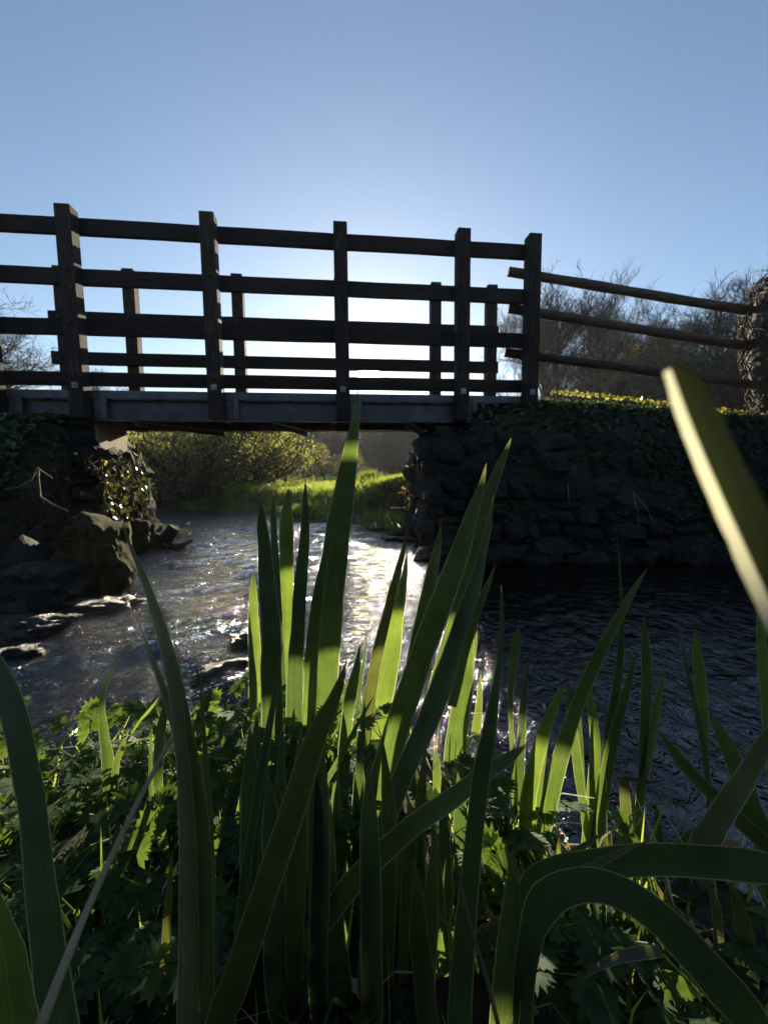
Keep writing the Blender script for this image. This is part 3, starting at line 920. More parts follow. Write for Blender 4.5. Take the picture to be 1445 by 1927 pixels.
# riverside willow scrub under the bridge
tree_at('riverside_bush', bigbush, 3.5, 385, 11.2, 765, 'big dense bush overhanging the stream under the bridge', None, cat='bush', wide=1.0, rz=.4)
tree_at('riverside_bush', bigbush, 3.5, 300, 14.5, 760, 'bush behind the big overhanging bush at the river bend', None, cat='bush', wide=1.3)
tree_at('riverside_bush', bigbush, 3.5, 455, 15, 760, 'bush half hidden right of the big overhanging bush', None, cat='bush', wide=1.1)
tree_at('leafy_tree', bushy, 3.8, 538, 17, 770, 'sunlit yellow green tree at the meadow edge under the bridge', None)
tree_at('leafy_bush', bushy, 3.8, 612, 22, 835, 'rounded sunlit bush at the far side of the meadow', None, cat='bush', wide=1.3)
tree_at('leafy_bush', bushy, 3.8, 672, 24, 852, 'smallest sunlit bush right of the tall iris leaf tip', None, cat='bush', wide=1.3)
G2 = 'bare trees of the far wood under the bridge'
for i, (px, Y, ty) in enumerate(((470, 46, 780), (505, 52, 782), (540, 47, 778), (572, 54, 785), (600, 45, 785), (632, 50, 778), (655, 46, 775), (686, 54, 782), (706, 45, 776), (730, 50, 772), (752, 47, 774), (774, 54, 770), (796, 45, 772), (822, 50, 770), (850, 46, 768), (890, 52, 766))):
    tree_at('wood_tree', (bareA, bareB, bareC)[i % 3], 9.6, px, Y, ty, 'bare hazy tree of the wood beyond the meadow, %s from left' % ORD0[i], G2)
for i, (px, Y, ty) in enumerate(((585, 42, 862), (640, 44, 858), (700, 43, 862), (735, 44, 852), (775, 43, 858), (815, 44, 850))):
    tree_at('wood_shrub', scrub, 3.6, px, Y, ty, 'brown shrub at the edge of the far wood, %s from left' % ORD0[i], 'shrubs along the edge of the far wood', cat='shrub', wide=1.5)
# far wood as one mass on the rising ground
P, N = [], []
T_ = np.array([v.co[:] for v in bareB[1].vertices][::9])
for i in range(130):
    x = nrng.uniform(-110, 90); y = nrng.uniform(84, 104); s = nrng.uniform(1.0, 1.35)
    a = nrng.uniform(0, 6.28); sub = T_[nrng.integers(0, len(T_), 420)] * s
    P.append(np.stack([sub[:, 0] * math.cos(a) - sub[:, 1] * math.sin(a) + x, sub[:, 0] * math.sin(a) + sub[:, 1] * math.cos(a) + y, sub[:, 2] * .85 + float(gh(x, y))], -1))
P = np.concatenate(P)
tag(link('far_wood', leaf_cloud(P, nrng.normal(0, 1, P.shape), .9, M['twig'], 'far_wood', 1.0, 'leaf')), 'brown leafless wood on the rising ground far behind', 'wood', kind='stuff')

# ------------------------------------------------------------------ grass and ground plants
def blades(P, h, w, lean, name, mat, tiltmax=.5):
    P = np.asarray(P, float); n = len(P)
    h = np.asarray(h) * nrng.uniform(.55, 1.35, n)
    az = nrng.uniform(0, 2 * math.pi, n); l = np.abs(nrng.normal(0, lean, n))
    D = np.stack([np.cos(az), np.sin(az), 0 * az], -1)
    fa = nrng.uniform(0, 2 * math.pi, n)
    S = np.stack([np.cos(fa), np.sin(fa), 0 * fa], -1) * (w * nrng.uniform(.7, 1.3, n))[:, None] * .5
    mid = P + D * (l * h * .35)[:, None] + np.array([0, 0, 1]) * (h * .6)[:, None]
    tip = P + D * (l * h)[:, None] + np.array([0, 0, 1]) * (h * (1 - .25 * np.minimum(l, 1.5)))[:, None]
    V = np.stack([P - S, P + S, mid - S * .8, mid + S * .8, tip], 1).reshape(-1, 3)
    i = np.arange(n)[:, None] * 5
    return np_mesh(name, V, i + np.array([[0, 1, 3, 2]]), i + np.array([[2, 3, 4]]), mat)

def scatter(n, x0, x1, y0, y1, dmin=0, dmax=1e9, z=None):
    x = nrng.uniform(x0, x1, n); y = nrng.uniform(y0, y1, n)
    d = wdist(x, y); k = (d > dmin) & (d < dmax)
    x, y = x[k], y[k]
    return np.stack([x, y, gh(x, y) - .01], -1)

P = np.concatenate([scatter(60000, -6, 3.0, 6.4, 14, .25), scatter(30000, -12, 12, 14, 26, .3), scatter(14000, -24, 24, 26, 45, .3)])
hh = .07 + .07 * (P[:, 1] > 14) + .10 * (P[:, 1] > 26)
tag(link('meadow_grass', blades(P, hh, .010 + .012 * (P[:, 1] > 14) + .03 * (P[:, 1] > 26), .6, 'meadow_grass', M['grass'])), 'sunlit short grass of the meadow beyond the stream', 'grass', kind='stuff')
P = np.concatenate([scatter(60000, -6, 2.5, 6.2, 12, .0, 1.1), scatter(5000, -8, -3, 5.2, 12, .0, 1.2)])
P = P[nrng.uniform(0, 1, len(P)) < np.clip(.3 + lumps(P[:, 0] * 4, P[:, 1] * 4), .06, .7)]
cl = np.maximum(lumps(P[:, 0] * 5, P[:, 1] * 5), -.3) + .6
tag(link('bank_grass', blades(P, .10 + .16 * np.clip(cl, 0, 1), .012, .9, 'bank_grass', M['bank_grass'])), 'rough grass hanging over the far bank of the stream', 'grass', kind='stuff')
# tussocks on the far bank
for (px, py, s, lab) in ((715, 975, .34, 'leafy green tussock on the far bank beside the tall iris leaf'), (760, 985, .30, 'tussock of long grass at the water by the right abutment'), (690, 950, .34, 'upper tussock of nettles on the far bank right of the tall iris leaf'), (565, 962, .28, 'reedy tussock on the far bank between iris tips'), (790, 965, .30, 'bright tussock beside the upstream corner of the right abutment')):
    c_ = atz(px, py, .15); c_[2] = max(float(gh(c_[0], c_[1])), 0)
    P = np.stack([nrng.normal(0, s * .5, 700), nrng.normal(0, s * .35, 700), 0 * np.zeros(700)], -1)
    P[:, 2] = gh(P[:, 0] + c_[0], P[:, 1] + c_[1]) - c_[2]
    P[:, 2] = np.maximum(P[:, 2], -c_[2])
    P[:, 0] = np.clip(P[:, 0] * .6, -.25, .25); P[:, 1] = np.clip(P[:, 1], -.12, .12)
    o = link('grass_tussock', blades(P, .26, .014, 1.1, 'grass_tussock', M['grass']), None, tuple(c_))
    tag(o, lab, 'tussock', 'tussocks on the far bank')
# sapling with brown leaves
c_ = at(778, 955, 6.6)
sp = empty('brown_sapling', tuple(c_)); tag(sp, 'small sapling with orange brown leaves by the right abutment', 'sapling')
b = MB(); tips = []
for i in range(9):
    a = rnd.uniform(0, 6.28); L = rnd.uniform(.25, .75)
    pts = [Vector((0, 0, -.1))]
    for q in range(5):
        pts.append(pts[-1] + Vector((math.cos(a) * .22 + rnd.gauss(0, .15), math.sin(a) * .2, .9)).normalized() * L / 5)
    b.tube(pts, [.007, .006, .005, .004, .003, .002], 4); tips += [tuple(p) for p in pts[2:4]]
b.build('stems', M['twig'], sp)
tips = np.array(tips); idx = nrng.integers(0, len(tips), 90)
tag(link('foliage', leaf_cloud(tips[idx] + nrng.normal(0, .05, (90, 3)), nrng.normal(0, 1, (90, 3)), .055, M['brown_leaf'], 'foliage', 1), sp), kind='stuff')

# undergrowth over the dark banks
def bank_cover(name, label, n, x0, x1, y0, y1, mat, size, hmin, wdmin=.1, lift=.06, kindname='ivy', zmin=None):
    P = scatter(n, x0, x1, y0, y1, wdmin)
    P[:, 2] += .01 + nrng.uniform(0, lift, len(P))
    if hmin is not None:
        P = P[P[:, 2] > hmin]
    N = np.tile(np.array([[0, -.5, .7]]), (len(P), 1))
    o = link(name, leaf_cloud(P, N, size, mat, name, .6), None)
    return tag(o, label, kindname, kind='stuff')
bank_cover('ivy_cover', 'dark ivy covering the mound at the left bridge end', 16000, -6.5, -2.7, 2.5, 4.1, M['ivy'], .055, .25)
bank_cover('ivy_cover', 'dark ivy and litter on the slope above the right abutment', 9000, .9, 6, 4.0, 5.0, M['ivy'], .05, .9)
P = []
for q in np.linspace(0, 1, 210):
    px = 1035 + (1405 - 1035) * q + rnd.uniform(-3, 3)
    if 1290 < px < 1330 and rnd.random() < .5: continue
    py = 737 + 40 * q ** 1.1 + rnd.uniform(-4, 3)
    P.append(at(px, py, 4.42 + .1 * q + rnd.uniform(-.06, .06)))
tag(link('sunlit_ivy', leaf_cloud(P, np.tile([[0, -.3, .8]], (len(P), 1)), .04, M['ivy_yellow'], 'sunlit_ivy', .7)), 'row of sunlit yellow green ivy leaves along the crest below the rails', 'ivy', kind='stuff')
P = scatter(9000, 3.0, 6, 3.6, 4.6, .0); P[:, 2] += nrng.uniform(0, .05, len(P))
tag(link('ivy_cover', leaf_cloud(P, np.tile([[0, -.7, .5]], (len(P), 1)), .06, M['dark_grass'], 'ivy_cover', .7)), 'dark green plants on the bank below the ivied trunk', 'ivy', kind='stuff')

# ivy trailing over the sunlit pier face
iv = empty('trailing_ivy', (-2.85, 4.2, .9)); tag(iv, 'sunlit ivy with glossy leaves trailing down the left pier', 'ivy')
b = MB(); P = []
for i in range(64):
    u = rnd.uniform(-.12, 1.25); z = 1.12 + rnd.uniform(-.25, .0); pts = []
    L = rnd.uniform(.3, .95)
    for q in np.linspace(0, 1, 9):
        zz = z - L * q; uu = u + .12 * math.sin(q * 5 + i) + .1 * q
        p = Vector((-2.80, 3.86, zz)) + LU * uu + LN * (.07 + .10 * (1 - (zz + .3) / 1.4) + rnd.uniform(-.02, .03))
        pts.append(p - iv.location); P += [tuple(p - iv.location + Vector((rnd.gauss(0, .04), rnd.gauss(0, .06), rnd.gauss(0, .03)))) for _ in range(2)] if .1 < q < .7 else []
    b.tube(pts, [.007] * 9, 4, False)
tag(b.build('ivy_stems', M['ivy_stem'], iv, True), kind='stuff')
P = np.array(P)
tag(link('foliage', leaf_cloud(P, np.tile([[.8, -.2, .5]], (len(P), 1)), .042, M['ivy_gloss'], 'foliage', .8), iv), kind='stuff')
yl = P[nrng.integers(0, len(P), 70)] + nrng.normal(0, .03, (70, 3))
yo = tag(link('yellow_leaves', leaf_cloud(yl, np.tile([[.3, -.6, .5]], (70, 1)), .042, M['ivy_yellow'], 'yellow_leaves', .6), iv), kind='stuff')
# bright waterside leaves below the pier
c_ = atz(310, 1000, .08)
P = nrng.normal(0, 1, (160, 3)) * np.array([.14, .18, .03])
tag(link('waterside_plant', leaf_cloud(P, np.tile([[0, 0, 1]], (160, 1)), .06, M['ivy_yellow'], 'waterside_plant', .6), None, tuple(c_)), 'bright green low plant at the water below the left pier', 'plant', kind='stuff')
# bare vine on the dark left slope
b = MB()
for seq in (((-5, 925), (35, 918), (58, 905), (70, 880), (98, 900)), ((70, 880), (74, 910), (76, 935), (100, 950), (128, 962)), ((73, 885), (72, 915))):
    b.tube([at(x, y, 3.05) for x, y in seq], [.008] * len(seq), 5, True, .1)
tag(b.build('bare_vine', M['ivy_stem'], None, True), 'pale bare vine hanging over the dark left slope', 'vine')
b = MB()
for seq in (((1190, 925), (1197, 955), (1203, 1000)), ((1190, 925), (1215, 955), (1245, 1010)), ((1068, 910), (1070, 950))):
    b.tube([at(x, y, 3.72) for x, y in seq], .004, 4)
tag(b.build('dry_stalks', M['dry'], None, True), kind='stuff', label='thin dry stalks leaning on the right abutment stones', cat='stalk')

# ------------------------------------------------------------------ irises
def catmull(P, n):
    P = np.asarray(P, float); k = len(P)
    if k == 2:
        s = np.linspace(0, 1, n)[:, None]; return P[0] * (1 - s) + P[1] * s
    out = []
    Q = np.vstack([2 * P[0] - P[1], P, 2 * P[-1] - P[-2]])
    for u in np.linspace(0, k - 1 - 1e-6, n):
        i = int(u); f = u - i
        p0, p1, p2, p3 = Q[i], Q[i + 1], Q[i + 2], Q[i + 3]
        out.append(.5 * ((2 * p1) + (p2 - p0) * f + (2 * p0 - 5 * p1 + 4 * p2 - p3) * f * f + (3 * p1 - p0 - 3 * p2 + p3) * f ** 3))
    return np.array(out)

def iris_leaf(parent, pts, Yt, Yb, mat='iris', tw=0.0, fold=.10, root=True, blunt=False, n=30, spin=0.0, lit_strip=None):
    """one sword leaf: pts run from the tip to the base as (x, y, width) seen from the photographer's spot,
    at distances Yt (tip) to Yb (base); the leaf is then carried on down to its root"""
    pts = [p if len(p) == 3 else (p[0], p[1], 1.5) for p in pts]
    xy = np.array([(p[0], p[1]) for p in pts], float)
    arc = np.concatenate([[0], np.cumsum(np.hypot(*np.diff(xy, axis=0).T))]); arc /= arc[-1]
    Ys = Yt + (Yb - Yt) * arc
    W3 = np.array([at(p[0], p[1], Y) for p, Y in zip(pts, Ys)])
    ww = np.array([p[2] * float((w - EYE) @ _F) / FPX * .88 for p, w in zip(pts, W3)])
    if root or pts[-1][1] > 1880:
        base = np.array(parent['_base'])
        g = base + np.array([rnd.uniform(-.04, .04), rnd.uniform(-.03, .03), 0])
        if not root or np.hypot(*(W3[-1] - g)[:2]) > .16:
            g = np.array([W3[-1][0] + rnd.uniform(-.02, .02), W3[-1][1] + .03, 0])
            g[2] = float(gh(g[0], g[1])) - .03
        if W3[-1][2] > g[2] + .04:
            mid = W3[-1] * .45 + g * .55; mid[:2] = W3[-1][:2] * .6 + g[:2] * .4
            W3 = np.vstack([W3, mid, g]); ww = np.append(ww, [ww[-1] * 1.0, ww[-1] * .9])
    C3 = catmull(np.column_stack([W3, ww]), n)
    P, wd = C3[:, :3], np.maximum(C3[:, 3], .0012)
    if not blunt:
        wd[0] = .0008
    ph = rnd.uniform(0, 50)
    for i in range(n):
        wd[i] *= 1 + .05 * mnoise.noise(Vector((i * .3, ph, 0))) + .04 * (0 if lit_strip else mnoise.noise(Vector((i * 1.3, ph, 3))))
        P[i] += _R * (wd[i] * (0 if lit_strip else .07) * mnoise.noise(Vector((i * .33, ph, 7))))
    mb = MB()
    L = 0
    us = (-1, -.92, -.45, 0, .45, .92, 1)
    for i in range(n):
        t_ = P[min(i + 1, n - 1)] - P[max(i - 1, 0)]; t_ /= np.linalg.norm(t_)
        vd = P[i] - EYE; vd /= np.linalg.norm(vd)
        s = np.cross(t_, vd); ns = np.linalg.norm(s); s = s / ns if ns > 1e-6 else _R
        nrm = np.cross(s, t_)
        a = tw + spin * i / n
        s2 = s * math.cos(a) + nrm * math.sin(a); n2 = np.cross(s2, t_)
        wi = wd[i] / max(.35, abs(math.cos(a))) * .5
        if i: L += np.linalg.norm(P[i] - P[i - 1])
        for u in us:
            eg = 1 + (.05 * mnoise.noise(Vector((i * .9, ph, 11 + u * 3))) if abs(u) > .9 else 0)
            p = P[i] + s2 * (u * wi * eg) + n2 * (.10 * wi * mnoise.noise(Vector((i * .35, u * 1.5, ph)))) + n2 * (fold * wi * (1 - abs(u)) * 1.6)
            mb.v.append(tuple(p - np.array(parent.location))); mb.uv.append(((u + 1) / 2, L * 3))
    k = len(us)
    for i in range(n - 1):
        for j in range(k - 1):
            a = i * k + j; mb.f.append((a, a + 1, a + 1 + k, a + k))
    o = mb.build('leaf', M[mat], parent, True)
    if lit_strip:
        o.data.materials.append(M[lit_strip])
        o.data.polygons.foreach_set('material_index', np.array([1 if q % (k - 1) < 2 else 0 for q in range(len(o.data.polygons))], dtype=np.int32))  # left strip takes the copy painted as sunlit
    return o

def clump(px, Y, label, z=None, name='iris_plant', group='iris plants on the near bank'):
    g = at(px, 1900, Y)
    x = g[0]
    zz = float(gh(x, Y)) if z is None else z
    e = empty(name, (x, Y, zz))
    e['_base'] = (x, Y, zz - .03)
    return tag(e, label, 'iris', group)

# central fan, left part
c1 = clump(540, 1.06, 'iris plant of broad upright leaves, left part of the central fan')
iris_leaf(c1, [(543, 917), (541, 960, 22), (540, 1005, 29), (539, 1100, 29), (537, 1200, 28), (535, 1320, 30), (535, 1500, 32), (535, 1750, 34)], 1.582, 1.511, 'iris_bright', .35)
iris_leaf(c1, [(490, 938), (493, 980, 18), (497, 1030, 27), (504, 1110, 36), (510, 1200, 42), (512, 1300, 44), (514, 1450, 46), (518, 1650, 46), (522, 1850, 46)], 0.885, 0.873, 'iris_dark', -.3)
iris_leaf(c1, [(514, 928), (515, 980, 12), (518, 1050, 15), (523, 1150, 18), (528, 1250, 20), (532, 1400, 22), (535, 1600, 22)], 1.191, 1.135, 'iris_dark', .5)
iris_leaf(c1, [(575, 902), (575, 960, 15), (573, 1020, 22), (566, 1100, 28), (560, 1180, 30), (555, 1300, 36), (552, 1450, 38), (548, 1700, 40)], 1.041, 0.993, 'iris_dark', -.2)
iris_leaf(c1, [(478, 1072), (477, 1120, 16), (478, 1180, 23), (481, 1260, 28), (484, 1360, 30), (490, 1500, 32), (500, 1700, 32)], 1.465, 1.399, 'iris_bright', .3)
iris_leaf(c1, [(469, 1150), (471, 1200, 8), (476, 1280, 16), (480, 1380, 20), (486, 1500, 22)], 1.045, 1.032, 'iris', .4)
iris_leaf(c1, [(468, 1290), (470, 1340, 8), (474, 1400, 14), (480, 1500, 18)], 1.169, 1.155, 'iris', .2)
iris_leaf(c1, [(553, 1333), (552, 1370, 12), (553, 1420, 19), (555, 1500, 24), (557, 1700, 28)], 0.947, 0.976, 'iris', .3)
iris_leaf(c1, [(532, 1210), (520, 1290, 10), (503, 1390, 16), (484, 1500, 18), (462, 1640, 18), (445, 1800, 18), (435, 1940, 18)], .42, .42, 'iris_dark', .3, root=False)
iris_leaf(c1, [(527, 1260), (512, 1350, 8), (495, 1480, 12), (478, 1640, 13), (468, 1800, 14)], .44, .44, 'iris_dark', -.4, root=False)

# central part
c2 = clump(640, 1.02, 'iris plant with the tallest sword leaf, its tip touching the sun')
iris_leaf(c2, [(673, 733), (671, 780, 14), (660, 850, 31), (648, 930, 45), (635, 1003, 54), (624, 1110, 57), (616, 1200, 57), (609, 1330, 58), (603, 1450, 58), (596, 1620, 60), (588, 1850, 60)], 1.040, 1.067, 'iris', .22, .08)
iris_leaf(c2, [(624, 985), (610, 1060, 16), (597, 1130, 24), (588, 1220, 28), (582, 1320, 30), (578, 1450, 32), (572, 1650, 32)], 1.005, 0.974, 'iris', -.4)
iris_leaf(c2, [(768, 987), (760, 1030, 9), (749, 1075, 15), (730, 1150, 20), (712, 1220, 23), (698, 1300, 26), (685, 1400, 28), (672, 1550, 30)], 1.070, 1.056, 'iris_brown', .5)
iris_leaf(c2, [(766, 1040), (760, 1085, 14), (751, 1140, 26), (739, 1210, 36), (725, 1290, 44), (707, 1380, 52), (688, 1480, 55), (667, 1580, 52), (652, 1680, 46), (640, 1800, 42)], 1.258, 1.193, 'iris_bright', .15)
iris_leaf(c2, [(830, 985), (824, 1025, 14), (813, 1080, 24), (800, 1140, 29), (786, 1205, 29), (770, 1280, 27), (752, 1380, 28), (735, 1500, 28)], 1.057, 0.975, 'iris', -.3)
iris_leaf(c2, [(652, 1242), (640, 1285, 18), (618, 1340, 34), (590, 1400, 46), (545, 1545, 54), (493, 1700, 58), (443, 1850, 62), (415, 1940, 64)], .37, .37, 'iris_brown', .2, root=False)
iris_leaf(c2, [(703, 1311), (675, 1360, 8), (641, 1423, 11), (600, 1500, 12), (565, 1600, 13), (535, 1720, 14)], 0.750, 0.757, 'iris', -.2)
iris_leaf(c2, [(677, 1212), (670, 1260, 16), (660, 1310, 24), (650, 1380, 26), (640, 1500, 26)], 0.864, 0.887, 'iris', .3)
iris_leaf(c2, [(650, 1285), (651, 1340, 16), (648, 1420, 26), (643, 1550, 30), (637, 1750, 32)], 0.960, 1.010, 'iris_dark', -.2)
iris_leaf(c2, [(690, 1195), (685, 1240, 7), (676, 1300, 9), (668, 1400, 10)], 1.204, 1.188, 'iris_dark', .2)
iris_leaf(c2, [(686, 1290), (680, 1380, 18), (668, 1500, 28), (650, 1650, 32), (632, 1850, 34)], 0.970, 0.977, 'iris_dark', .3)
iris_leaf(c2, [(600, 1420), (602, 1500, 22), (606, 1620, 34), (612, 1780, 40), (620, 1927, 42)], 0.907, 0.894, 'iris_dark', -.3)

# central part, right
c3 = clump(735, 1.0, 'iris plant leaning right, right part of the central fan')
iris_leaf(c3, [(962, 823), (947, 862, 14), (929, 907, 22), (914, 950, 23), (899, 1010, 24), (880, 1080, 24), (850, 1180, 24), (815, 1300, 24), (780, 1430, 24)], 1.272, 1.200, 'iris', .3)
iris_leaf(c3, [(915, 871), (905, 915, 14), (886, 976, 29), (863, 1045, 40), (838, 1114, 47), (812, 1180, 50), (787, 1250, 50), (760, 1330, 52), (735, 1410, 54), (704, 1523, 54), (668, 1650, 55), (625, 1800, 55)], 0.855, 0.809, 'iris', .15, .12)
iris_leaf(c3, [(928, 933), (921, 985, 10), (908, 1040, 17), (890, 1110, 30), (868, 1180, 40), (842, 1260, 46), (812, 1340, 46), (775, 1420, 42), (735, 1520, 40), (700, 1640, 40), (670, 1780, 40)], 0.723, 0.681, 'iris_dark', -.35)
iris_leaf(c3, [(932, 1062), (920, 1095, 10), (905, 1130, 15), (890, 1175, 16), (872, 1240, 18), (850, 1330, 20)], .56, .55, 'iris', .2, root=False)
iris_leaf(c3, [(898, 1186), (893, 1215, 9), (885, 1260, 12), (875, 1340, 14)], 1.213, 1.156, 'iris_bright', .2)
iris_leaf(c3, [(888, 1170), (882, 1220, 22), (872, 1300, 38), (860, 1380, 44), (850, 1480, 46), (835, 1620, 46), (815, 1800, 46)], 1.130, 1.115, 'iris', .25)
iris_leaf(c3, [(904, 1270), (902, 1310, 12), (896, 1370, 18), (884, 1430, 20), (868, 1500, 20), (848, 1620, 22), (820, 1780, 24)], 1.270, 1.231, 'iris_bright', -.2)
iris_leaf(c3, [(943, 1102), (944, 1170, 8), (940, 1240, 9), (929, 1320, 22), (915, 1400, 32), (902, 1480, 36), (890, 1580, 38), (882, 1680, 42), (872, 1800, 48), (863, 1940, 52)], .42, .40, 'iris_dark', .1, root=False)
iris_leaf(c3, [(990, 1402), (960, 1424, 20), (900, 1465, 31), (840, 1510, 37), (780, 1552, 40), (720, 1603, 42), (660, 1665, 44), (620, 1720, 40), (570, 1790, 34)], .44, .52, 'iris', -.1, root=False)
iris_leaf(c3, [(818, 1395), (822, 1450, 16), (826, 1540, 24), (826, 1660, 28), (815, 1820, 30)], 0.910, 0.882, 'iris', .3)
iris_leaf(c3, [(800, 1400), (793, 1460, 18), (782, 1560, 26), (770, 1700, 30), (755, 1850, 30)], 1.111, 1.059, 'iris_bright', -.2)
iris_leaf(c3, [(780, 1430), (770, 1540, 26), (752, 1680, 34), (735, 1850, 36)], 0.994, 0.980, 'iris_dark', .2)
iris_leaf(c3, [(862, 1440), (850, 1540, 22), (835, 1680, 30), (815, 1850, 32)], 0.947, 0.934, 'iris_dark', -.2)
c3f = clump(660, .62, 'iris plant of dark upright leaves at the foot of the central fan')
for k in range(40):
    px = 455 + 415 * (k + rnd.random()) / 40; top = rnd.uniform(1340, 1640); yy = rnd.uniform(.46, .74); wv = rnd.uniform(24, 46)
    b_ = px + rnd.uniform(-28, 28)
    iris_leaf(c3f, [(px, top), ((px * .8 + b_ * .2), top + 60, wv * .5), (px * .5 + b_ * .5, top + 170, wv), (b_, 1900 if yy < .56 else 1720, wv)], yy, yy, rnd.choice(('iris', 'iris_dark', 'iris_dark', 'iris_brown')), rnd.uniform(-.5, .5))

# left clump with the long bent leaf
c4 = clump(375, .44, 'iris plant with a long pale bent leaf over the stream at left')
iris_leaf(c4, [(232, 985), (246, 1028, 6), (266, 1075, 12), (290, 1140, 19), (312, 1210, 26), (330, 1290, 30), (343, 1370, 34), (352, 1450, 38), (357, 1560, 42), (358, 1700, 44), (357, 1820, 44), (356, 1940, 46)], .46, .40, 'iris_pale', .2, .2, root=False)
iris_leaf(c4, [(345, 1290), (356, 1370, 14), (370, 1460, 22), (382, 1560, 28), (388, 1700, 30), (392, 1927, 32)], .43, .41, 'iris', -.2, root=False)
iris_leaf(c4, [(252, 1148), (268, 1190, 4), (287, 1240, 8), (306, 1290, 12), (324, 1345, 15), (338, 1410, 17), (346, 1500, 18), (350, 1620, 18)], .47, .45, 'iris_pale', .3, root=False)
iris_leaf(c4, [(378, 1246), (380, 1310, 6), (384, 1380, 9), (390, 1470, 13), (396, 1580, 16), (400, 1760, 18)], .48, .45, 'iris_brown', .3)
iris_leaf(c4, [(319, 1268), (314, 1320, 12), (304, 1370, 18), (298, 1430, 18), (300, 1520, 18)], .75, .72, 'iris', .2)
iris_leaf(c4, [(285, 1335), (285, 1380, 5), (284, 1440, 7), (286, 1500, 8)], .8, .8, 'iris', .2)
iris_leaf(c4, [(325, 1600), (320, 1660, 10), (314, 1740, 16), (312, 1850, 18)], .52, .5, 'iris_brown', .2)
# small sprout
c5 = clump(205, .86, 'small curled iris sprout among the lobed leaves at left')
iris_leaf(c5, [(228, 1240), (212, 1262, 5), (199, 1290, 9), (192, 1330, 12), (196, 1380, 17), (203, 1430, 22), (207, 1500, 22)], .86, .86, 'iris', .3)
iris_leaf(c5, [(243, 1372), (232, 1400, 9), (219, 1440, 13), (212, 1500, 14)], .86, .86, 'iris', .2)
iris_leaf(c5, [(300, 1312), (283, 1335, 6), (265, 1355, 5), (248, 1380, 4)], .9, .88, 'iris_bright', .1, root=False)
# left edge
c6 = clump(90, .37, 'iris plant of two broad dark leaves at the lower left edge')
iris_leaf(c6, [(-60, 1195), (-30, 1225, 26), (2, 1275, 40), (28, 1345, 44), (45, 1430, 46), (58, 1500, 47), (70, 1600, 50), (82, 1700, 54), (95, 1800, 60), (112, 1940, 68)], .40, .36, 'iris_dark', .25, root=False)
iris_leaf(c6, [(-25, 1640), (-8, 1715, 36), (15, 1810, 58), (35, 1940, 72)], .34, .33, 'iris_bright', -.2, root=False)

# right groups, standing at the water's edge
c7 = clump(985, .80, 'iris plant of narrow upright leaves just right of the central fan')
iris_leaf(c7, [(976, 1180), (972, 1205, 18), (966, 1250, 17), (961, 1300, 12), (961, 1360, 9), (966, 1450, 12), (972, 1560, 16)], .86, .84, 'iris', .3, blunt=True)
iris_leaf(c7, [(1001, 1207), (993, 1260, 7), (984, 1330, 13), (979, 1420, 18), (975, 1530, 20)], .85, .84, 'iris_dark', .3)
iris_leaf(c7, [(1063, 1284), (1046, 1322, 16), (1022, 1380, 26), (1004, 1450, 30), (992, 1520, 32), (982, 1620, 32)], .78, .80, 'iris_bright', .2)
iris_leaf(c7, [(1030, 1402), (1022, 1440, 8), (1012, 1500, 14), (1003, 1580, 20), (995, 1650, 22)], .80, .80, 'iris_bright', -.2)
iris_leaf(c7, [(1218, 1068), (1195, 1105, 10), (1170, 1150, 16), (1140, 1205, 21), (1112, 1265, 23), (1084, 1335, 26), (1058, 1415, 30), (1036, 1500, 32), (1018, 1590, 30), (1005, 1660, 28)], .74, .79, 'iris', .25)
c7b = clump(955, .44, 'single stout iris leaf stem below the arching leaves')
iris_leaf(c7b, [(965, 1606), (965, 1650, 24), (962, 1710, 40), (957, 1790, 52), (952, 1870, 58), (950, 1945, 62)], .45, .42, 'iris', .15, root=False)
c8 = clump(1110, .82, 'iris plant of five leaves in the water, middle of the right group')
iris_leaf(c8, [(1161, 1008), (1166, 1080, 4), (1169, 1160, 8), (1166, 1240, 13), (1156, 1320, 16), (1140, 1400, 16), (1125, 1520, 18)], .86, .84, 'iris_dark', .3)
iris_leaf(c8, [(1197, 1225), (1186, 1270, 10), (1170, 1330, 17), (1152, 1400, 22), (1136, 1480, 25), (1122, 1580, 26)], .82, .82, 'iris', .2)
iris_leaf(c8, [(1098, 1240), (1103, 1280, 10), (1112, 1330, 16), (1119, 1400, 20), (1114, 1490, 23), (1104, 1590, 22)], .84, .83, 'iris_bright', -.2)
iris_leaf(c8, [(1066, 1275), (1071, 1320, 14), (1078, 1380, 20), (1088, 1450, 19), (1098, 1530, 14)], .86, .84, 'iris', .2)
iris_leaf(c8, [(1088, 1300), (1092, 1380, 7), (1096, 1470, 9), (1100, 1560, 10)], .9, .86, 'iris_dark', .2)
c9 = clump(1190, .83, 'iris plant with a snapped leaf, right of the middle water group')
iris_leaf(c9, [(1212, 1160), (1213, 1200, 14), (1216, 1250, 19), (1215, 1320, 20), (1211, 1390, 16), (1208, 1440, 12)], .9, .86, 'iris', .2)
iris_leaf(c9, [(1251, 1255), (1242, 1300, 11), (1231, 1350, 17), (1216, 1420, 20), (1203, 1500, 18), (1192, 1590, 16)], .88, .84, 'iris_bright', -.2)
iris_leaf(c9, [(1174, 1464, 18), (1175, 1500, 20), (1180, 1550, 20), (1187, 1610, 17)], .82, .82, 'iris_brown', .2, blunt=True)
iris_leaf(c9, [(1252, 1468), (1225, 1472, 7), (1195, 1467, 8), (1172, 1464, 8)], .80, .82, 'iris_brown', .2, root=False)
iris_leaf(c9, [(1233, 1510), (1236, 1550, 12), (1242, 1610, 16)], .84, .82, 'iris_brown', .2)
iris_leaf(c9, [(1280, 1550), (1281, 1580, 10), (1284, 1620, 14)], .8, .8, 'iris', .2)
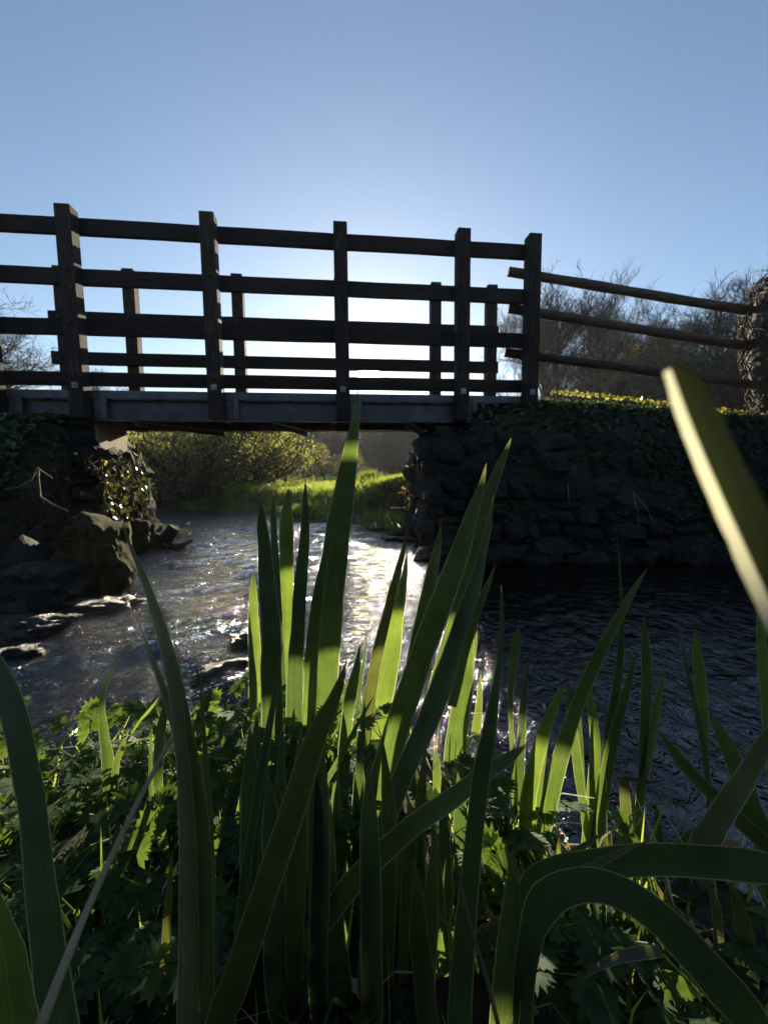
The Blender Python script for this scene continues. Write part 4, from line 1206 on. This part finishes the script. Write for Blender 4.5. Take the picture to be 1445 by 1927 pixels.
c10 = clump(1330, .80, 'pair of iris leaves, one pale, in the water near the right edge')
iris_leaf(c10, [(1277, 1168), (1284, 1215, 5), (1294, 1270, 8), (1308, 1330, 11), (1320, 1390, 12), (1330, 1460, 11), (1337, 1540, 10)], .84, .82, 'iris_pale', .2)
iris_leaf(c10, [(1307, 1179), (1310, 1215, 13), (1315, 1265, 20), (1320, 1320, 20), (1325, 1380, 14), (1328, 1430, 9), (1333, 1520, 9)], .86, .83, 'iris_bright', .2)
c11 = clump(1440, .66, 'iris plant of crossing and broken leaves at the right edge')
iris_leaf(c11, [(1236, 1374), (1262, 1408, 17), (1300, 1455, 25), (1345, 1500, 29), (1395, 1548, 31), (1440, 1590, 32), (1490, 1640, 32)], .72, .66, 'iris', .2, root=False)
iris_leaf(c11, [(1332, 1335), (1358, 1385, 24), (1388, 1450, 36), (1412, 1520, 42), (1440, 1600, 42), (1455, 1700, 40)], .74, .70, 'iris', -.2, root=False)
iris_leaf(c11, [(1475, 1335), (1440, 1395, 26), (1405, 1458, 36), (1372, 1508, 40), (1340, 1560, 44), (1315, 1605, 48)], .60, .62, 'iris_pale', .15, root=False, blunt=True)
iris_leaf(c11, [(1426, 1120), (1430, 1180, 13), (1436, 1260, 20), (1446, 1350, 22), (1456, 1480, 22), (1462, 1620, 22)], .62, .62, 'iris_bright', .2, root=False)
c12 = clump(1000, .44, 'iris plant of two big leaves arching over to the right corner')
iris_leaf(c12, [(1530, 1655), (1445, 1635, 56), (1330, 1622, 58), (1210, 1618, 56), (1110, 1628, 52), (1046, 1640, 50), (1004, 1668, 50), (984, 1730, 38), (974, 1850, 40)], .42, .46, 'iris_dark', .5, .05)
iris_leaf(c12, [(1490, 2010), (1410, 1915, 74), (1335, 1828, 74), (1262, 1748, 70), (1195, 1695, 62), (1130, 1668, 60), (1072, 1668, 62), (1022, 1700, 66), (998, 1760, 50), (984, 1870, 42)], .34, .42, 'iris_dark', .35, .05)
iris_leaf(c12, [(1228, 1580), (1185, 1596, 7), (1130, 1622, 13), (1070, 1655, 20), (1030, 1690, 26), (1005, 1750, 28), (995, 1830, 28)], .42, .44, 'iris_pale', .3, root=False)
iris_leaf(c12, [(1135, 1566), (1105, 1588, 10), (1075, 1606, 12), (1048, 1630, 12), (1030, 1670, 12)], .55, .56, 'iris', .2)
iris_leaf(c12, [(1052, 1570), (1052, 1595, 11), (1053, 1640, 14)], .60, .60, 'iris_bright', .2)
iris_leaf(c12, [(1100, 1650), (1095, 1720, 30), (1090, 1800, 34), (1085, 1900, 36)], .60, .58, 'iris_brown', .2)
iris_leaf(c12, [(1190, 1640), (1170, 1720, 28), (1140, 1820, 34), (1110, 1920, 36)], .62, .6, 'iris_brown', .3)
c13 = clump(1390, .56, 'broken browning iris leaves in the lower right corner')
iris_leaf(c13, [(1232, 1660), (1262, 1720, 20), (1300, 1790, 22), (1335, 1845, 20), (1360, 1900, 16)], .55, .56, 'iris_brown', .2, root=False)
iris_leaf(c13, [(1372, 1650), (1392, 1720, 26), (1410, 1800, 28), (1414, 1890, 22)], .55, .55, 'iris_brown', -.2)
iris_leaf(c13, [(1090, 1850), (1118, 1825, 10), (1160, 1803, 17), (1205, 1793, 21), (1245, 1790, 18)], .47, .48, 'iris_pale', .2, root=False)
iris_leaf(c13, [(1398, 1708), (1430, 1714, 14), (1480, 1725, 20)], .5, .48, 'iris_bright', .1, root=False)
iris_leaf(c13, [(1320, 1640), (1345, 1700, 16), (1352, 1780, 18), (1350, 1880, 16)], .6, .58, 'iris_pale', .2)
c14 = clump(1500, .16, 'out of focus leaf, its left strip painted sunlit, close to the lens at right')
iris_leaf(c14, [(1272, 690, 48), (1298, 750, 64), (1338, 845, 74), (1396, 970, 84), (1460, 1105, 92), (1545, 1290, 98), (1650, 1560, 104)], .088, .095, 'iris_shaded', -.05, .45, root=False, blunt=True, lit_strip='iris_sunlit')

# dead stem leaning across the lower left
b = MB()
ds = catmull(np.array([at(*q) for q in ((334, 1345, .47), (330, 1375, .46), (300, 1432, .43), (235, 1560, .37), (170, 1700, .32), (120, 1820, .28), (70, 1950, .25))]), 22)
b.tube(ds, [.0017 + .0022 * i / 21 for i in range(22)], 8, True)
tag(b.build('fallen_reed', M['dry'], None, True), 'bare brown dead stem slanting across the lower left', 'stem')
b = MB()
ds = catmull(np.array([at(*q) for q in ((843, 1555, .40), (862, 1640, .39), (885, 1740, .37), (915, 1840, .35), (940, 1940, .33))]), 14)
b.tube(ds, [.0007 + .0016 * i / 13 for i in range(14)], 7, True)
tag(b.build('fallen_reed', M['ivy_stem'], None, True), 'thin dark dead stem before the central iris bases', 'stem')

# ------------------------------------------------------------------ lobed-leaf plants (parsley-like) and litter on the near bank
def lobed_leaf(seed):
    R_ = random.Random(seed)
    mb = MB()
    # stalk along +x then pairs of lobed leaflets
    mb.tube([(0, 0, 0), (.25, 0, .06), (.6, 0, .08), (.95, 0, .03)], [.012, .010, .008, .004], 4, False)
    def leaflet(o, ang, s, tilt):
        k = len(mb.v)
        prof = []
        lobes = 7
        for i in range(lobes * 2 + 1):
            th = -1.35 + 2.7 * i / (lobes * 2)
            r = (1.0 if i % 2 else .70) * (1 - .18 * abs(th)) * s * R_.uniform(.88, 1.12)
            prof.append((r * math.cos(th), r * math.sin(th) * .95, R_.uniform(-.04, .04) * s + tilt * r * r / s))
        mb.v.append(o)
        ca, sa = math.cos(ang), math.sin(ang)
        for (x, y, z) in prof:
            mb.v.append((o[0] + x * ca - y * sa, o[1] + x * sa + y * ca, o[2] + z))
        for i in range(len(prof) - 1):
            mb.f.append((k, k + 1 + i, k + 2 + i))
    for (x, ang, s) in ((.30, 1.0, .40), (.30, -1.0, .40), (.62, .95, .36), (.62, -.95, .36), (.88, .55, .30), (.88, -.55, .30), (.93, 0, .42)):
        leaflet((x, .03 * (1 if ang > 0 else -1), .07 - .02 * x), ang + R_.uniform(-.2, .2), s * R_.uniform(.85, 1.15), R_.uniform(-.3, .15))
    return mb.mesh('leaf', M['parsley'], True)
LOBED = [lobed_leaf(s) for s in range(5)]
def lobed_plant(x, y, h, nl, size, label):
    z = max(float(gh(x, y)), 0.0)
    e = empty('lobed_leaf_plant', (x, y, z)); tag(e, label, 'plant', 'lobed leaf plants on the near bank')
    for i in range(nl):
        a = 2.4 * i + rnd.uniform(-.4, .4); el = rnd.uniform(.15, 1.25)
        rr = h * .75 * math.cos(el) * rnd.uniform(.2, .9); zz = h * (.25 + .75 * i / nl) * rnd.uniform(.7, 1.0)
        st = MB().tube([(0, 0, -.02), (rr * .35 * math.cos(a), rr * .35 * math.sin(a), zz * .6), (rr * math.cos(a), rr * math.sin(a), zz)], [.0035, .003, .0025], 4, False)
        lf = link('leaf', LOBED[rnd.randrange(5)], e, (rr * math.cos(a), rr * math.sin(a), zz), (rnd.uniform(-.35, .35), rnd.uniform(-.75, .25), a + rnd.uniform(-.3, .3)), (size * rnd.uniform(.75, 1.25),) * 3)
        st.build('leaf_stalk', M['parsley'], e, True)
    return e
spots = []
rs2 = random.Random(5)
for i in range(400):
    x = rs2.uniform(-1.05, -.12); y = rs2.uniform(.50, 1.06)
    if all((x - a) ** 2 + (y - b_) ** 2 > .115 ** 2 for a, b_ in spots):
        spots.append((x, y))
ORD = ('first', 'second', 'third', 'fourth', 'fifth', 'sixth', 'seventh', 'eighth', 'ninth', 'tenth', 'eleventh', 'twelfth', 'thirteenth', 'fourteenth', 'fifteenth', 'sixteenth')
rows = (('front', .0, .68), ('middle', .68, .87), ('back', .87, 9))
for rn, ya, yb in rows:
    for i, (x, y) in enumerate(sorted(q for q in spots if ya <= q[1] < yb)):
        lobed_plant(x, y, .10 + .09 * rs2.random() + .05 * (y > .8), 13, .088, 'lobed leaf plant left of the irises, %s from left in the %s row' % (ORD[i], rn))
for i, (px, py, lab) in enumerate(((955, 1545, 'lobed leaf plant right of the central irises at the water'), (905, 1600, 'lobed leaf plant half hidden behind the central irises'), (1130, 1760, 'lobed leaf plant under the arching iris leaves'), (1010, 1800, 'lobed leaf plant low between the stout leaf stem and the arch'), (1290, 1760, 'lobed leaf plant near the broken leaves in the lower right'))):
    p = atz(px, py, .10)
    lobed_plant(p[0], p[1], .13, 8, .10, lab)
for i, (px, py, lab) in enumerate(((660, 1890, 'curled dead leaf lit by the sun at the bottom centre'), (150, 1830, 'small pale dead leaf on the ground at lower left'), (920, 1720, 'pale dead leaf on the mud beside the stout leaf stem'), (925, 1765, 'lower pale dead leaf on the mud beside the stout leaf stem'), (1350, 1600, 'bleached dead leaf base at the water, lower right'))):
    p = atz(px, py, .09)
    mb = MB(); n = 9
    for j in range(n):
        q = j / (n - 1); w = .017 * math.sin(math.pi * min(.97, q + .05)) ** .7
        for u in (-1, 0, 1):
            mb.v.append((q * .075 - .037, u * w + .006 * math.sin(q * 5), .018 * math.sin(q * 4 + i) + .012 * abs(u) + .006 * math.sin(q * 17 + u)))
    for j in range(n - 1):
        for u in (0, 1):
            a = j * 3 + u; mb.f.append((a, a + 1, a + 4, a + 3))
    o = mb.build('dead_leaf', M['dead_leaf'], None, True, loc=(p[0], p[1], max(p[2], .07)), rot=(.6, -.4, rnd.uniform(0, 3)))
    tag(o, lab, 'leaf', 'dead leaves on the near bank')
# low litter and moss on the near bank
P = scatter(2600, -1.3, 1.6, .2, 1.15, .0); P[:, 2] += .012
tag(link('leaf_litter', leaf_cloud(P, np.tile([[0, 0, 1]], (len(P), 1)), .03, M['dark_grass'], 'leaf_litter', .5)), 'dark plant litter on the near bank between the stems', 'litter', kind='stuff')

for o in bpy.data.objects:
    if '_base' in o:
        del o['_base']

# ------------------------------------------------------------------ haze
hz = NT('valley haze')
vol = hz.new('ShaderNodeVolumePrincipled')
vol.inputs['Color'].default_value = (.93, .95, 1, 1)
vol.inputs['Density'].default_value = .0005
vol.inputs['Anisotropy'].default_value = .4
hz.l.new(vol.outputs[0], hz.out.inputs['Volume'])
hb = MB().box((-130, -12, -1.5), (110, 135, 26.0)).build('haze', hz.m)
tag(hb, 'thin sunlit valley haze', 'haze', kind='stuff')

# patches of growth on the right abutment
P, N = [], []
for i in range(26):
    cx, cz = rnd.uniform(.9, 4.2), rnd.uniform(.15, 1.35)
    for k in range(70):
        x, z = cx + rnd.gauss(0, .13), cz + rnd.gauss(0, .08)
        w = wallpt(x, max(z, .02)); P.append((w[0], w[1] - .07 - abs(rnd.gauss(0, .03)), w[2])); N.append((0, -1, .3))
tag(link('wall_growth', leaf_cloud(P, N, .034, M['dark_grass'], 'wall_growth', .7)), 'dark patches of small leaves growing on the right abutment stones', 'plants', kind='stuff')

P = scatter(420, -1.15, 1.5, .45, 1.25, -.02); P[:, 2] = np.maximum(P[:, 2], 0)
tag(link('near_grass', blades(P, .20, .006, .7, 'near_grass', M['bank_grass'])), 'thin grass blades scattered among the plants of the near bank', 'grass', kind='stuff')
P = scatter(160, -1.15, 1.5, .45, 1.2, .0)
tag(link('dry_grass', blades(P, .16, .005, 1.6, 'dry_grass', M['dead_leaf'])), 'bleached dry grass stalks lying on the near bank', 'grass', kind='stuff')
